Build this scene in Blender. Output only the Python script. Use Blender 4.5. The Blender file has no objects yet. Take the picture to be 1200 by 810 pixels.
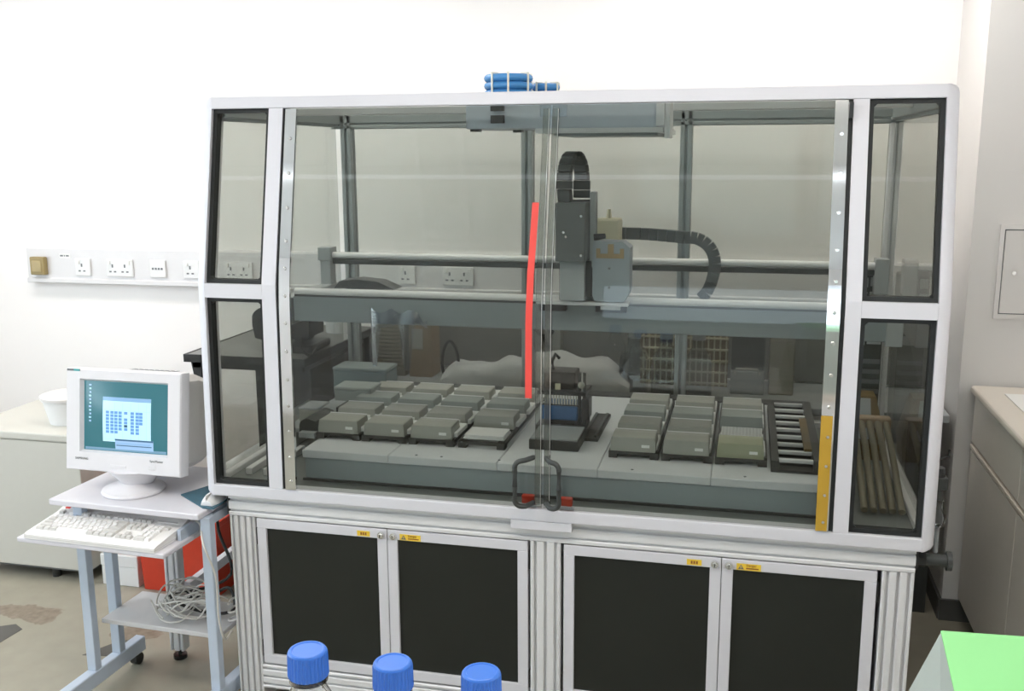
import bpy, bmesh, math, random
from mathutils import Vector, Matrix
random.seed(7)
PI = math.pi
SC = bpy.context.scene
COL = SC.collection

# ------------------------------------------------------------------ camera
cam_d = bpy.data.cameras.new('camera')
cam = bpy.data.objects.new('camera', cam_d)
COL.objects.link(cam)
RX = (0.97327851, 0.22957627, -0.00486606)
RU = (-0.03928149, 0.18733608, 0.98151014)
RF = (-0.22624303, 0.95509158, -0.19134828)
m = Matrix(((RX[0], RU[0], -RF[0], 1.58267), (RX[1], RU[1], -RF[1], -2.66302),
            (RX[2], RU[2], -RF[2], 1.780915), (0, 0, 0, 1)))
cam.matrix_world = m
cam_d.sensor_width = 36.0
cam_d.lens = 36.0 * 1169.992 / 1200.0
cam_d.clip_start = 0.05
SC.camera = cam

# ------------------------------------------------------------------ world, light, exposure
w = bpy.data.worlds.new('world')
SC.world = w
w.use_nodes = True
w.node_tree.nodes['Background'].inputs[0].default_value = (0.78, 0.88, 1.0, 1)
w.node_tree.nodes['Background'].inputs[1].default_value = 6.5
SC.view_settings.view_transform = 'Standard'
SC.view_settings.look = 'None'
SC.view_settings.gamma = 1.0
SC.view_settings.exposure = 0.25
SC.cycles.transparent_max_bounces = 40
SC.cycles.max_bounces = 10
SC.cycles.caustics_reflective = False
SC.cycles.caustics_refractive = False
LAMP = 11.3                     # emission of the ceiling light diffusers
LAMP_COLOR = (1.0, 0.94, 0.88)

# ------------------------------------------------------------------ materials
def mat(name, col, rough=0.5, metal=0.0, var=0.06, scale=30.0, bump=0.0, bscale=200.0, spec=0.5, stretch=None):
    mt = bpy.data.materials.new(name)
    mt.use_nodes = True
    nt = mt.node_tree
    b = nt.nodes['Principled BSDF']
    b.inputs['Roughness'].default_value = rough
    b.inputs['Metallic'].default_value = metal
    b.inputs['Specular IOR Level'].default_value = spec
    tc = nt.nodes.new('ShaderNodeTexCoord')
    src = tc.outputs['Object']
    if stretch:
        mp = nt.nodes.new('ShaderNodeMapping')
        mp.inputs['Scale'].default_value = stretch
        nt.links.new(src, mp.inputs['Vector'])
        src = mp.outputs['Vector']
    n = nt.nodes.new('ShaderNodeTexNoise')
    n.inputs['Scale'].default_value = scale
    n.inputs['Detail'].default_value = 4
    nt.links.new(src, n.inputs['Vector'])
    mx = nt.nodes.new('ShaderNodeMix')
    mx.data_type = 'RGBA'
    c0 = tuple(max(0, c * (1 - var)) for c in col)
    c1 = tuple(min(1, c * (1 + var)) for c in col)
    mx.inputs[6].default_value = (*c0, 1)
    mx.inputs[7].default_value = (*c1, 1)
    nt.links.new(n.outputs['Fac'], mx.inputs[0])
    nt.links.new(mx.outputs[2], b.inputs['Base Color'])
    if bump:
        n2 = nt.nodes.new('ShaderNodeTexNoise')
        n2.inputs['Scale'].default_value = bscale
        nt.links.new(src, n2.inputs['Vector'])
        bp = nt.nodes.new('ShaderNodeBump')
        bp.inputs['Strength'].default_value = bump
        bp.inputs['Distance'].default_value = 0.002
        nt.links.new(n2.outputs['Fac'], bp.inputs['Height'])
        nt.links.new(bp.outputs['Normal'], b.inputs['Normal'])
    return mt

def pane_mat(name, col, rough=0.0, ior=1.45, refl=1.0):
    """thin tinted sheet: coloured see-through plus a Fresnel reflection on the outer faces"""
    mt = bpy.data.materials.new(name)
    mt.use_nodes = True
    nt = mt.node_tree
    nt.nodes.remove(nt.nodes['Principled BSDF'])
    out = nt.nodes['Material Output']
    tr = nt.nodes.new('ShaderNodeBsdfTransparent')
    nz = nt.nodes.new('ShaderNodeTexNoise')
    nz.inputs['Scale'].default_value = 3.0
    mx = nt.nodes.new('ShaderNodeMix')
    mx.data_type = 'RGBA'
    mx.inputs[6].default_value = (*[c * 0.98 for c in col], 1)
    mx.inputs[7].default_value = (*[min(1, c * 1.02) for c in col], 1)
    nt.links.new(nz.outputs['Fac'], mx.inputs[0])
    nt.links.new(mx.outputs[2], tr.inputs['Color'])
    gl = nt.nodes.new('ShaderNodeBsdfGlossy')
    gl.inputs['Roughness'].default_value = rough
    fr = nt.nodes.new('ShaderNodeFresnel')
    fr.inputs['IOR'].default_value = ior
    geo = nt.nodes.new('ShaderNodeNewGeometry')
    inv = nt.nodes.new('ShaderNodeMath'); inv.operation = 'SUBTRACT'
    inv.inputs[0].default_value = refl
    nt.links.new(geo.outputs['Backfacing'], inv.inputs[1])
    mu = nt.nodes.new('ShaderNodeMath'); mu.operation = 'MULTIPLY'; mu.use_clamp = True
    nt.links.new(fr.outputs['Fac'], mu.inputs[0])
    nt.links.new(inv.outputs[0], mu.inputs[1])
    ms = nt.nodes.new('ShaderNodeMixShader')
    nt.links.new(mu.outputs[0], ms.inputs[0])
    nt.links.new(tr.outputs[0], ms.inputs[1])
    nt.links.new(gl.outputs[0], ms.inputs[2])
    nt.links.new(ms.outputs[0], out.inputs['Surface'])
    return mt

def emit_mat(name, col, strength):
    mt = bpy.data.materials.new(name)
    mt.use_nodes = True
    nt = mt.node_tree
    b = nt.nodes['Principled BSDF']
    b.inputs['Base Color'].default_value = (*[c * .2 for c in col], 1)
    b.inputs['Emission Color'].default_value = (*col, 1)
    b.inputs['Emission Strength'].default_value = strength
    b.inputs['Roughness'].default_value = 0.15
    return mt

M = {}
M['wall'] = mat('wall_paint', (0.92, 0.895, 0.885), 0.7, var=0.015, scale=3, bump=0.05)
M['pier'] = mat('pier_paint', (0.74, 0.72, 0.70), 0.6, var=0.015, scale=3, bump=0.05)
M['trunk'] = mat('trunking_plastic', (0.72, 0.71, 0.72), 0.4, var=0.02)
M['ceiling'] = mat('ceiling_paint', (0.85, 0.85, 0.84), 0.8, var=0.02)
M['alu'] = mat('anodised_aluminium', (0.70, 0.695, 0.735), 0.5, 0.1, var=0.02, scale=60, stretch=(1, 1, 8))
M['alu2'] = mat('extruded_aluminium', (0.77, 0.77, 0.78), 0.38, 0.15, var=0.03, scale=60, stretch=(1, 1, 8))
M['alushade'] = mat('shaded_aluminium', (0.33, 0.36, 0.37), 0.4, 0.15, var=0.03)  # aluminium with the backlit shade put into its colour
M['chrome'] = mat('polished_steel', (0.82, 0.82, 0.82), 0.07, 1.0, var=0.02)
M['screw'] = mat('screw_steel', (0.8, 0.8, 0.78), 0.2, 1.0, var=0.03)
M['brass'] = mat('amber_strip', (0.62, 0.38, 0.05), 0.16, 0.35, var=0.10, scale=14)
M['gasket'] = mat('black_gasket', (0.010, 0.012, 0.012), 0.6, var=0.1)
M['black'] = mat('black_plastic', (0.02, 0.021, 0.021), 0.4, var=0.1)
M['blackmetal'] = mat('black_anodised', (0.045, 0.05, 0.048), 0.4, var=0.1)
M['carrier'] = mat('carrier_black', (0.032, 0.032, 0.03), 0.5, var=0.1)
M['chaingrey'] = mat('chain_grey', (.10, .11, .112), .45)
M['darkpanel'] = mat('smoked_panel', (0.017, 0.019, 0.016), 0.32, var=0.15, scale=5, spec=0.35)
M['grey'] = mat('grey_paint', (0.36, 0.38, 0.39), 0.45, var=0.03)
M['deck'] = mat('deck_laminate', (0.68, 0.70, 0.725), 0.4, var=0.02)
M['deckface'] = mat('deck_face', (0.30, 0.345, 0.37), 0.4, var=0.03)
M['beam'] = mat('beam_coating', (0.25, 0.285, 0.30), 0.4, var=0.03)
M['boxgrey'] = mat('box_grey', (0.36, 0.36, 0.33), 0.5, var=0.04)
M['boxgreen'] = mat('box_dark_grey', (0.26, 0.285, 0.275), 0.5, var=0.04)
M['boxolive'] = mat('box_olive', (0.35, 0.36, 0.25), 0.5, var=0.04)
M['white'] = mat('white_plastic', (0.80, 0.80, 0.80), 0.4, var=0.02)
M['white2'] = mat('white_label', (0.85, 0.85, 0.83), 0.5, var=0.02)
M['beige'] = mat('beige_plastic', (0.74, 0.71, 0.69), 0.45, var=0.02)
M['casing'] = mat('monitor_casing', (0.78, 0.76, 0.78), 0.45, var=0.015)
M['key'] = mat('key_plastic', (0.83, 0.81, 0.79), 0.45, var=0.02)
M['keygrey'] = mat('key_grey_plastic', (0.62, 0.60, 0.57), 0.45, var=0.02)
M['cart'] = mat('cart_laminate', (0.70, 0.68, 0.72), 0.4, var=0.02)
M['cartmetal'] = mat('cart_steel', (0.53, 0.60, 0.70), 0.35, 0.1, var=0.03)
M['shelf'] = mat('shelf_laminate', (0.62, 0.61, 0.61), 0.45, var=0.03)
M['red'] = mat('red_plastic', (0.62, 0.05, 0.02), 0.4, var=0.08)
M['redtape'] = mat('red_tape', (0.85, 0.075, 0.06), 0.5, var=0.03)
M['cabinet'] = mat('cabinet_paint', (0.60, 0.585, 0.53), 0.5, var=0.02)
M['bench'] = mat('bench_laminate', (0.80, 0.755, 0.69), 0.4, var=0.02)
M['worktop'] = mat('worktop_cream', (0.72, 0.66, 0.585), 0.4, var=0.02)
M['bluecap'] = mat('blue_cap', (0.035, 0.165, 0.62), 0.35, var=0.05)
M['bluecoil'] = mat('blue_tubing', (0.07, 0.28, 0.62), 0.25, var=0.08)
M['bluedark'] = mat('blue_block', (0.02, 0.10, 0.25), 0.4, var=0.06)
M['tie'] = mat('cable_tie', (0.75, 0.75, 0.65), 0.4, var=0.05)
M['green'] = mat('green_paper', (0.235, 0.60, 0.235), 0.7, var=0.05, scale=8, bump=0.15, bscale=25)
M['paperside'] = mat('grey_film', (0.36, 0.41, 0.38), 0.35, var=0.12, scale=6, bump=0.4, bscale=18)
M['yellow'] = mat('yellow_sticker', (0.85, 0.58, 0.05), 0.5, var=0.03)
M['orange'] = mat('amber_reflection', (0.13, 0.078, 0.01), 0.4, var=0.08)
M['stickerink'] = mat('sticker_ink', (0.30, 0.10, 0.02), 0.6, var=0.05)
M['ink'] = mat('grey_ink', (0.16, 0.17, 0.18), 0.6, var=0.05)
M['tealink'] = mat('teal_ink', (0.05, 0.36, 0.36), 0.6, var=0.05)
M['cable'] = mat('grey_cable', (0.62, 0.60, 0.56), 0.45, var=0.05)
M['brown'] = mat('cardboard', (0.27, 0.20, 0.13), 0.7, var=0.08)
M['cream'] = mat('cream_plastic', (0.62, 0.57, 0.42), 0.5, var=0.04)
M['pipe'] = mat('pale_tube_reflection', (0.15, 0.132, 0.085), 0.5, var=0.06)
M['bag'] = mat('plastic_sack', (0.60, 0.60, 0.62), 0.35, var=0.08, scale=10, bump=0.5, bscale=30)
M['mousepad'] = mat('mouse_pad', (0.05, 0.13, 0.18), 0.6, var=0.3, scale=25)
M['tile_dark'] = mat('dark_tile', (0.10, 0.095, 0.085), 0.5, var=0.1)
M['skirting'] = mat('skirting_vinyl', (0.10, 0.10, 0.095), 0.5, var=0.06)
M['ruststone'] = mat('dark_floor', (0.12, 0.12, 0.11), 0.5, var=0.1)
M['wirebrown'] = mat('brass_bracket', (0.36, 0.25, 0.13), 0.35, 0.3, var=0.06)
M['pane'] = pane_mat('tinted_pane', (0.825, 0.832, 0.812))
M['doorpane'] = pane_mat('tinted_door_pane', (0.81, 0.825, 0.805), refl=1.2)
M['seal'] = pane_mat('clear_edge_seal', (0.78, 0.80, 0.78), rough=0.06, refl=2.2)
M['clear'] = pane_mat('clear_plastic', (0.89, 0.93, 0.96), rough=0.06, refl=2.2)
M['bagreflection'] = pane_mat('clear_bag_reflection', (0.86, 0.90, 0.95), rough=0.2, refl=3.0)
M['window'] = pane_mat('window_glass', (0.96, 0.98, 0.97))
M['window2'] = pane_mat('tinted_window_glass', (0.66, 0.68, 0.67))
M['lamp'] = emit_mat('lamp_diffuser', LAMP_COLOR, LAMP)

# clear glass for the bottles
g = bpy.data.materials.new('bottle_glass'); g.use_nodes = True
gb = g.node_tree.nodes['Principled BSDF']
gb.inputs['Base Color'].default_value = (0.97, 0.99, 0.99, 1)
gb.inputs['Transmission Weight'].default_value = 1.0
gb.inputs['Roughness'].default_value = 0.02
gb.inputs['IOR'].default_value = 1.3
M['glass'] = g

# floor: beige vinyl with worn brown patches where the coating has come off
def floor_mat():
    mt = bpy.data.materials.new('vinyl_floor'); mt.use_nodes = True
    nt = mt.node_tree; b = nt.nodes['Principled BSDF']
    b.inputs['Roughness'].default_value = 0.45
    tc = nt.nodes.new('ShaderNodeTexCoord')
    n = nt.nodes.new('ShaderNodeTexNoise'); n.inputs['Scale'].default_value = 14; n.inputs['Detail'].default_value = 8
    nt.links.new(tc.outputs['Object'], n.inputs['Vector'])
    base = nt.nodes.new('ShaderNodeMix'); base.data_type = 'RGBA'
    base.inputs[6].default_value = (0.285, 0.262, 0.205, 1); base.inputs[7].default_value = (0.36, 0.335, 0.265, 1)
    nt.links.new(n.outputs['Fac'], base.inputs[0])
    n2 = nt.nodes.new('ShaderNodeTexNoise'); n2.inputs['Scale'].default_value = 9; n2.inputs['Detail'].default_value = 6
    nt.links.new(tc.outputs['Object'], n2.inputs['Vector'])
    prev = base.outputs[2]
    wear = nt.nodes.new('ShaderNodeMix'); wear.data_type = 'RGBA'
    wear.inputs[6].default_value = (0.11, 0.08, 0.05, 1); wear.inputs[7].default_value = (0.36, 0.30, 0.235, 1)
    n3 = nt.nodes.new('ShaderNodeTexNoise'); n3.inputs['Scale'].default_value = 35; n3.inputs['Detail'].default_value = 5
    nt.links.new(tc.outputs['Object'], n3.inputs['Vector'])
    nt.links.new(n3.outputs['Fac'], wear.inputs[0])
    for (cx, cy, rx, ry) in ((-1.13, .455, .21, .075), (-.60, .41, .12, .06)):
        mp = nt.nodes.new('ShaderNodeMapping'); mp.vector_type = 'POINT'
        mp.inputs['Location'].default_value = (-cx / rx, -cy / ry, 0)
        mp.inputs['Scale'].default_value = (1 / rx, 1 / ry, 0)
        nt.links.new(tc.outputs['Object'], mp.inputs['Vector'])
        ln = nt.nodes.new('ShaderNodeVectorMath'); ln.operation = 'LENGTH'
        nt.links.new(mp.outputs['Vector'], ln.inputs[0])
        ad = nt.nodes.new('ShaderNodeMath'); ad.operation = 'MULTIPLY_ADD'
        ad.inputs[1].default_value = 2.2
        nt.links.new(n2.outputs['Fac'], ad.inputs[0]); nt.links.new(ln.outputs['Value'], ad.inputs[2])
        rp = nt.nodes.new('ShaderNodeMapRange')
        rp.inputs['From Min'].default_value = 1.9; rp.inputs['From Max'].default_value = 2.0
        rp.inputs['To Min'].default_value = 1.0; rp.inputs['To Max'].default_value = 0.0
        nt.links.new(ad.outputs[0], rp.inputs['Value'])
        mx = nt.nodes.new('ShaderNodeMix'); mx.data_type = 'RGBA'
        nt.links.new(rp.outputs['Result'], mx.inputs[0])
        nt.links.new(prev, mx.inputs[6]); nt.links.new(wear.outputs[2], mx.inputs[7])
        prev = mx.outputs[2]
    nt.links.new(prev, b.inputs['Base Color'])
    return mt
M['floor'] = floor_mat()

# ------------------------------------------------------------------ mesh helpers
class MB:
    def __init__(s): s.bm = bmesh.new()
    def box(s, x0, y0, z0, x1, y1, z1, bev=0.0, seg=1, rot=None):
        r = bmesh.ops.create_cube(s.bm, size=1.0)
        vs = r['verts']
        for v in vs:
            v.co = Vector(((x0 + x1) / 2 + v.co.x * (x1 - x0), (y0 + y1) / 2 + v.co.y * (y1 - y0), (z0 + z1) / 2 + v.co.z * (z1 - z0)))
        if rot: bmesh.ops.transform(s.bm, matrix=rot, verts=vs)
        if bev:
            es = list({e for v in vs for e in v.link_edges})
            bmesh.ops.bevel(s.bm, geom=es, offset=bev, segments=seg, affect='EDGES', profile=0.5)
        return s
    def cyl(s, p0, p1, r0, r1=None, n=16):
        p0, p1 = Vector(p0), Vector(p1)
        r1 = r0 if r1 is None else r1
        d = p1 - p0
        mt = Matrix.Translation((p0 + p1) / 2) @ d.to_track_quat('Z', 'Y').to_matrix().to_4x4()
        bmesh.ops.create_cone(s.bm, cap_ends=True, segments=n, radius1=r0, radius2=r1, depth=d.length, matrix=mt)
        return s
    def loft(s, rings, closed=True, caps=True):
        vr = [[s.bm.verts.new(p) for p in ring] for ring in rings]
        n = len(vr[0])
        for a, b in zip(vr, vr[1:]):
            for i in range(n if closed else n - 1):
                j = (i + 1) % n
                try: s.bm.faces.new((a[i], a[j], b[j], b[i]))
                except ValueError: pass
        if caps and closed:
            s.bm.faces.new(list(reversed(vr[0]))); s.bm.faces.new(vr[-1])
        return s
    def lathe(s, c, prof, n=32, a0=0, a1=2 * PI):
        rings = [[(c[0] + max(r, 1e-4) * math.cos(2 * PI * k / n), c[1] + max(r, 1e-4) * math.sin(2 * PI * k / n), c[2] + z) for k in range(n)] for r, z in prof]
        return s.loft(rings)
    def prism_x(s, poly, x0, x1):        # poly of (y, z)
        return s.loft([[(x0, y, z) for y, z in poly], [(x1, y, z) for y, z in poly]])
    def prism_z(s, poly, z0, z1):        # poly of (x, y)
        return s.loft([[(x, y, z0) for x, y in poly], [(x, y, z1) for x, y in poly]])
    def prism_y(s, poly, y0, y1):        # poly of (x, z)
        return s.loft([[(x, y0, z) for x, z in poly], [(x, y1, z) for x, z in poly]])
    def tube(s, pts, r, n=8):
        pts = [Vector(p) for p in pts]
        rings = []
        up = Vector((0, 0, 1))
        for i, p in enumerate(pts):
            t = (pts[min(i + 1, len(pts) - 1)] - pts[max(i - 1, 0)]).normalized()
            a = t.cross(up)
            if a.length < 1e-3: a = t.cross(Vector((0, 1, 0)))
            a.normalize(); b = t.cross(a).normalized()
            rings.append([p + r * (math.cos(2 * PI * k / n) * a + math.sin(2 * PI * k / n) * b) for k in range(n)])
        return s.loft(rings)
    def torus(s, c, R, r, n=40, k=10, squash=1.0):
        vr = []
        for i in range(n):
            a = 2 * PI * i / n
            vr.append([s.bm.verts.new((c[0] + (R + r * math.cos(2 * PI * j / k)) * math.cos(a), c[1] + (R + r * math.cos(2 * PI * j / k)) * math.sin(a), c[2] + squash * r * math.sin(2 * PI * j / k))) for j in range(k)])
        for i in range(n):
            for j in range(k):
                s.bm.faces.new((vr[i][j], vr[(i + 1) % n][j], vr[(i + 1) % n][(j + 1) % k], vr[i][(j + 1) % k]))
        return s

ORG = {}
def org(o): return ORG.get(o.name, Vector((0, 0, 0))) if o else Vector((0, 0, 0))
def add(o, parent):
    COL.objects.link(o)
    if parent: o.parent = parent
    ORG[o.name] = org(parent)
    return o
def obj(name, mb, mt, parent=None, local=False, smooth=False):
    """one mesh object; coordinates are world ones unless local"""
    me = bpy.data.meshes.new(name)
    bmesh.ops.recalc_face_normals(mb.bm, faces=mb.bm.faces)
    if parent and not local:
        bmesh.ops.translate(mb.bm, verts=mb.bm.verts, vec=-org(parent))
    if smooth:
        for f in mb.bm.faces: f.smooth = True
    mb.bm.to_mesh(me); mb.bm.free()
    me.materials.append(mt)
    if smooth: me.set_sharp_from_angle(angle=math.radians(40))
    return add(bpy.data.objects.new(name, me), parent)
def tag(o, label, cat, group=None):
    o['label'] = label; o['category'] = cat
    if group: o['group'] = group
    return o
def thing(name, label, cat, loc, rz=0.0, group=None):
    o = bpy.data.objects.new(name, None); COL.objects.link(o)
    o.empty_display_size = 0.05
    o.location = loc; o.rotation_euler = (0, 0, rz)
    ORG[o.name] = Vector(loc)
    return tag(o, label, cat, group)
def struct(name, mb, mt, parent=None, smooth=False):
    o = obj(name, mb, mt, parent, smooth=smooth)
    if not parent: o['kind'] = 'structure'
    return o
def copy_tree(o, parent=None):
    c = o.copy(); COL.objects.link(c); c.parent = parent
    for ch in list(o.children): copy_tree(ch, c)
    return c
def text(body, size, loc, parent, mt, rot=(PI / 2, 0, 0), name='lettering', align='LEFT', extr=0.0004):
    cu = bpy.data.curves.new(name, 'FONT'); cu.body = body; cu.size = size; cu.extrude = extr
    cu.align_x = align; cu.resolution_u = 2
    tmp = bpy.data.objects.new('tmp', cu)
    me = bpy.data.meshes.new_from_object(tmp)
    bpy.data.objects.remove(tmp); bpy.data.curves.remove(cu)
    me.name = name; me.materials.clear(); me.materials.append(mt)
    o = bpy.data.objects.new(name, me)
    add(o, parent)
    o.location = Vector(loc); o.rotation_euler = rot
    return o
def smooth_path(pts, k=6):
    P = [Vector(p) for p in pts]; P = [2 * P[0] - P[1]] + P + [2 * P[-1] - P[-2]]
    out = []
    for i in range(1, len(P) - 2):
        a, b, c, d = P[i - 1:i + 3]
        for j in range(k):
            t = j / k
            out.append(.5 * ((2 * b) + (c - a) * t + (2 * a - 5 * b + 4 * c - d) * t * t + (3 * b - a - 3 * c + d) * t ** 3))
    return out + [P[-2]]
def wire(name, pts, r, mt, parent=None, k=6):
    return obj(name, MB().tube(smooth_path(pts, k), r, 7), mt, parent, smooth=True)
def arc(cx, cy, r, a0, a1, n):
    return [(cx + r * math.cos(a0 + (a1 - a0) * i / n), cy + r * math.sin(a0 + (a1 - a0) * i / n)) for i in range(n + 1)]
B = lambda *a, **k: MB().box(*a, **k)

# ------------------------------------------------------------------ the room
fl = struct('floor', B(-3.2, -4.6, -0.1, 3.2, 1.8, 0.0), M['floor'])
for (pts) in ([(-1.20, .12), (-1.06, .21), (-1.052, .340), (-1.105, .370), (-1.30, .25)], [(-.70, .215), (-.60, .23), (-.56, .36), (-.63, .345)]):
    obj('tile', MB().prism_z(pts, 0.0, 0.0015), M['tile_dark'], fl)
struct('ceiling', B(-3.2, -4.6, 2.75, 3.2, 1.8, 2.85), M['ceiling'])
struct('wall_back', B(-3.2, 1.7, 0, 3.2, 1.8, 2.75), M['wall'])
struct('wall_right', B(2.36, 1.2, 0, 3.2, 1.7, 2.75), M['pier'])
struct('wall_side', B(3.1, -4.6, 0, 3.2, 1.2, 2.75), M['wall'])
fw = MB()
for a in ((-3.2, -4.6, 0, 3.1, -4.5, .95), (-3.2, -4.6, 2.2, 3.1, -4.5, 2.75), (-3.2, -4.6, .95, .5, -4.5, 2.2), (2.4, -4.6, .95, 3.1, -4.5, 2.2)): fw.box(*a)
struct('wall_front', fw, M['wall'])
wn = MB()
for x0 in (.5, 2.34): wn.box(x0, -4.58, .95, x0 + .06, -4.52, 2.2)
wn.box(.56, -4.58, .95, 2.34, -4.52, 1.01); wn.box(.56, -4.58, 2.14, 2.34, -4.52, 2.2)
win2 = struct('window_2', wn, M['alu'])
obj('glazing', B(.56, -4.553, 1.01, 2.34, -4.547, 2.14), M['window2'], win2)
lw = MB()
for a in ((-3.2, -4.5, 0, -3.1, 1.7, .95), (-3.2, -4.5, 2.35, -3.1, 1.7, 2.75), (-3.2, -4.5, .95, -3.1, -3.4, 2.35), (-3.2, .3, .95, -3.1, 1.7, 2.35)): lw.box(*a)
struct('wall_left', lw, M['wall'])
wn = MB()
for y0, y1 in ((-3.4, -3.34), (-2.2, -2.14), (-.98, -.92), (.24, .3)): wn.box(-3.18, y0, .95, -3.12, y1, 2.35)
wn.box(-3.18, -3.34, .95, -3.12, .24, 1.01); wn.box(-3.18, -3.34, 2.29, -3.12, .24, 2.35)
win = struct('window_1', wn, M['alu'])
obj('glazing', B(-3.153, -3.34, 1.01, -3.147, .24, 2.29), M['window'], win)
struct('baseboard_right', B(2.352, 1.188, 0, 2.9, 1.2, .085), M['skirting'])
struct('baseboard_back', B(-3.1, 1.688, 0, 2.36, 1.7, .085), M['skirting'])
struct('baseboard_side', B(2.348, 1.2, 0, 2.36, 1.69, .085), M['skirting'])
for i, (x, y) in enumerate(((-1.7, .75), (-.1, .75), (1.66, 1.0), (-1.5, -1.25), (.55, -1.3), (1.9, -1.3))):
    lt = thing('ceiling_light', 'white recessed ceiling light over the room', 'light', (x, y, 2.75), 0, 'ceiling lights')
    h = MB()
    for a in ((-.62, -.2, -.04, .62, -.17, 0), (-.62, .17, -.04, .62, .2, 0), (-.62, -.17, -.04, -.59, .17, 0), (.59, -.17, -.04, .62, .17, 0)): h.box(*a)
    obj('housing', h, M['white'], lt, local=True)
    obj('diffuser', B(-.59, -.17, -.03, .59, .17, -.012), M['lamp'], lt, local=True)

bl = thing('batten_light', 'slim batten light along the ceiling behind the camera', 'light', (0, -2.4, 2.75))
obj('housing', B(-2.6, -2.43, 2.70, 2.6, -2.37, 2.75, bev=.004), M['white'], bl)
obj('diffuser', B(-2.58, -2.42, 2.69, 2.58, -2.38, 2.70), emit_mat('batten_diffuser', (.92, .97, 1.0), 2.2), bl)

# dado trunking along the back wall with its sockets
tk = thing('dado_trunking', 'white dado trunking running along the back wall', 'trunking', (-1.95, 1.7, 1.14))
obj('cover', MB().prism_x([(1.7, 1.14), (1.655, 1.14), (1.65, 1.146), (1.65, 1.163), (1.662, 1.168), (1.662, 1.312), (1.67, 1.32), (1.7, 1.32)], -1.95, 2.355), M['trunk'], tk)
YT = 1.662
def socket(px, kind, label, z=1.225):
    wdt = .146 if kind == 'double' else .086
    t = thing('wall_socket', label, 'socket', (px, YT, z))
    obj('faceplate', B(px - wdt / 2, YT - .011, z - .043, px + wdt / 2, YT, z + .043, bev=.004, seg=2), M['white'], t)
    y = YT - .0125
    cs = (-.034, .034) if kind == 'double' else (0,)
    if kind in ('double', 'single', 'switched'):
        for c in cs:
            c2 = c - .004
            obj('pin_slot', B(px + c2 - .004, y, z + .002, px + c2 + .004, YT - .01, z + .018), M['ink'], t)
            for s in (-1, 1):
                obj('pin_slot', B(px + c2 + s * .013 - .006, y, z - .022, px + c2 + s * .013 + .006, YT - .01, z - .015), M['ink'], t)
            obj('rocker_switch', B(px + c + (.014 if c > 0 else -.026), YT - .017, z + .016, px + c + (.026 if c > 0 else -.014), YT - .01, z + .036, bev=.002), M['white2'], t)
    elif kind == 'data':
        for k in (-1.5, -.5, .5, 1.5):
            obj('port', B(px + k * .016 - .005, y, z - .004, px + k * .016 + .005, YT - .01, z + .006), M['ink'], t)
    return t
socket(-1.627, 'single', 'single white wall socket next to the brown junction box')
socket(-1.42, 'double', 'double white wall socket above the monitor between two single plates')
socket(-1.211, 'data', 'white wall plate with a row of four small ports')
socket(-1.03, 'single', 'single white socket beside the left edge of the enclosure')
socket(-.78, 'double', 'double white socket seen through the narrow upper left pane')
socket(.064, 'single', 'single white socket behind the enclosure near its left rear post')
socket(.31, 'double', 'double white socket behind the enclosure left of the red tape')
jb = thing('junction_box', 'small brown square box at the left end of the trunking', 'box', (-1.87, YT, 1.225))
obj('case', B(-1.915, YT - .03, 1.183, -1.832, YT, 1.272, bev=.004), mat('olive_brown_plastic', (.33, .25, .10), .4), jb)
obj('lid', B(-1.90, YT - .036, 1.198, -1.847, YT - .03, 1.255, bev=.003), mat('pale_brown_plastic', (.42, .33, .16), .4), jb)
tl = tag(obj('wall_label', B(-1.76, YT - .002, 1.268, -1.70, YT, 1.29), M['white2']), 'tiny printed strip stuck above the single socket', 'label')
for k, wd in enumerate((.017, .006, .017)): obj('print_mark', B(-1.756 + (0, .022, .033)[k], YT - .0026, 1.275, -1.756 + (0, .022, .033)[k] + wd, YT - .0019, 1.283), M['ink'], tl)

# access panel on the projecting wall at the right
ap = thing('access_panel', 'white flush access panel with a round lock on the right wall', 'panel', (2.48, 1.2, 1.19))
fr = MB()
for a in ((2.452, 1.188, 1.18, 2.80, 1.2, 1.196), (2.452, 1.188, 1.50, 2.80, 1.2, 1.516), (2.452, 1.188, 1.196, 2.466, 1.2, 1.50), (2.786, 1.188, 1.196, 2.80, 1.2, 1.50)): fr.box(*a)
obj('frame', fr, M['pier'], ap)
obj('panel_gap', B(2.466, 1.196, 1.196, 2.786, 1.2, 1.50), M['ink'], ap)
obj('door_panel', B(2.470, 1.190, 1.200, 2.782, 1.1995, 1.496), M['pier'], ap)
obj('lock', MB().cyl((2.508, 1.192, 1.345), (2.508, 1.187, 1.345), .007), M['screw'], ap, smooth=True)

# ------------------------------------------------------------------ base cabinet of the workstation
ZB, ZK, ZT, YK, YTOP = .735, 1.3955, 1.9436, .019, .131
def yf(z):
    if z <= ZK: return YK * (z - ZB) / (ZK - ZB)
    return YK + (YTOP - YK) * (z - ZK) / (ZT - ZK)
WX = 2.059
bc = thing('base_cabinet', 'aluminium base cabinet with four black panel doors under the glass enclosure', 'cabinet', (1.03, .5, 0))
def fluted(w, d, n, sw=.010, sd=.012):
    """outline of an extrusion, slots cut into the front (y=0), x from 0 to w"""
    pts = [(0, d), (0, .003), (.003, 0)]
    for k in range(n):
        c = w * (k + .5) / n
        pts += [(c - sw / 2 - .001, 0), (c - sw / 2 + .001, .002), (c - sw / 2 + .001, sd), (c + sw / 2 - .001, sd), (c + sw / 2 - .001, .002), (c + sw / 2 + .001, 0)]
    return pts + [(w - .003, 0), (w, .003), (w, d)]
YB = .023
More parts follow.
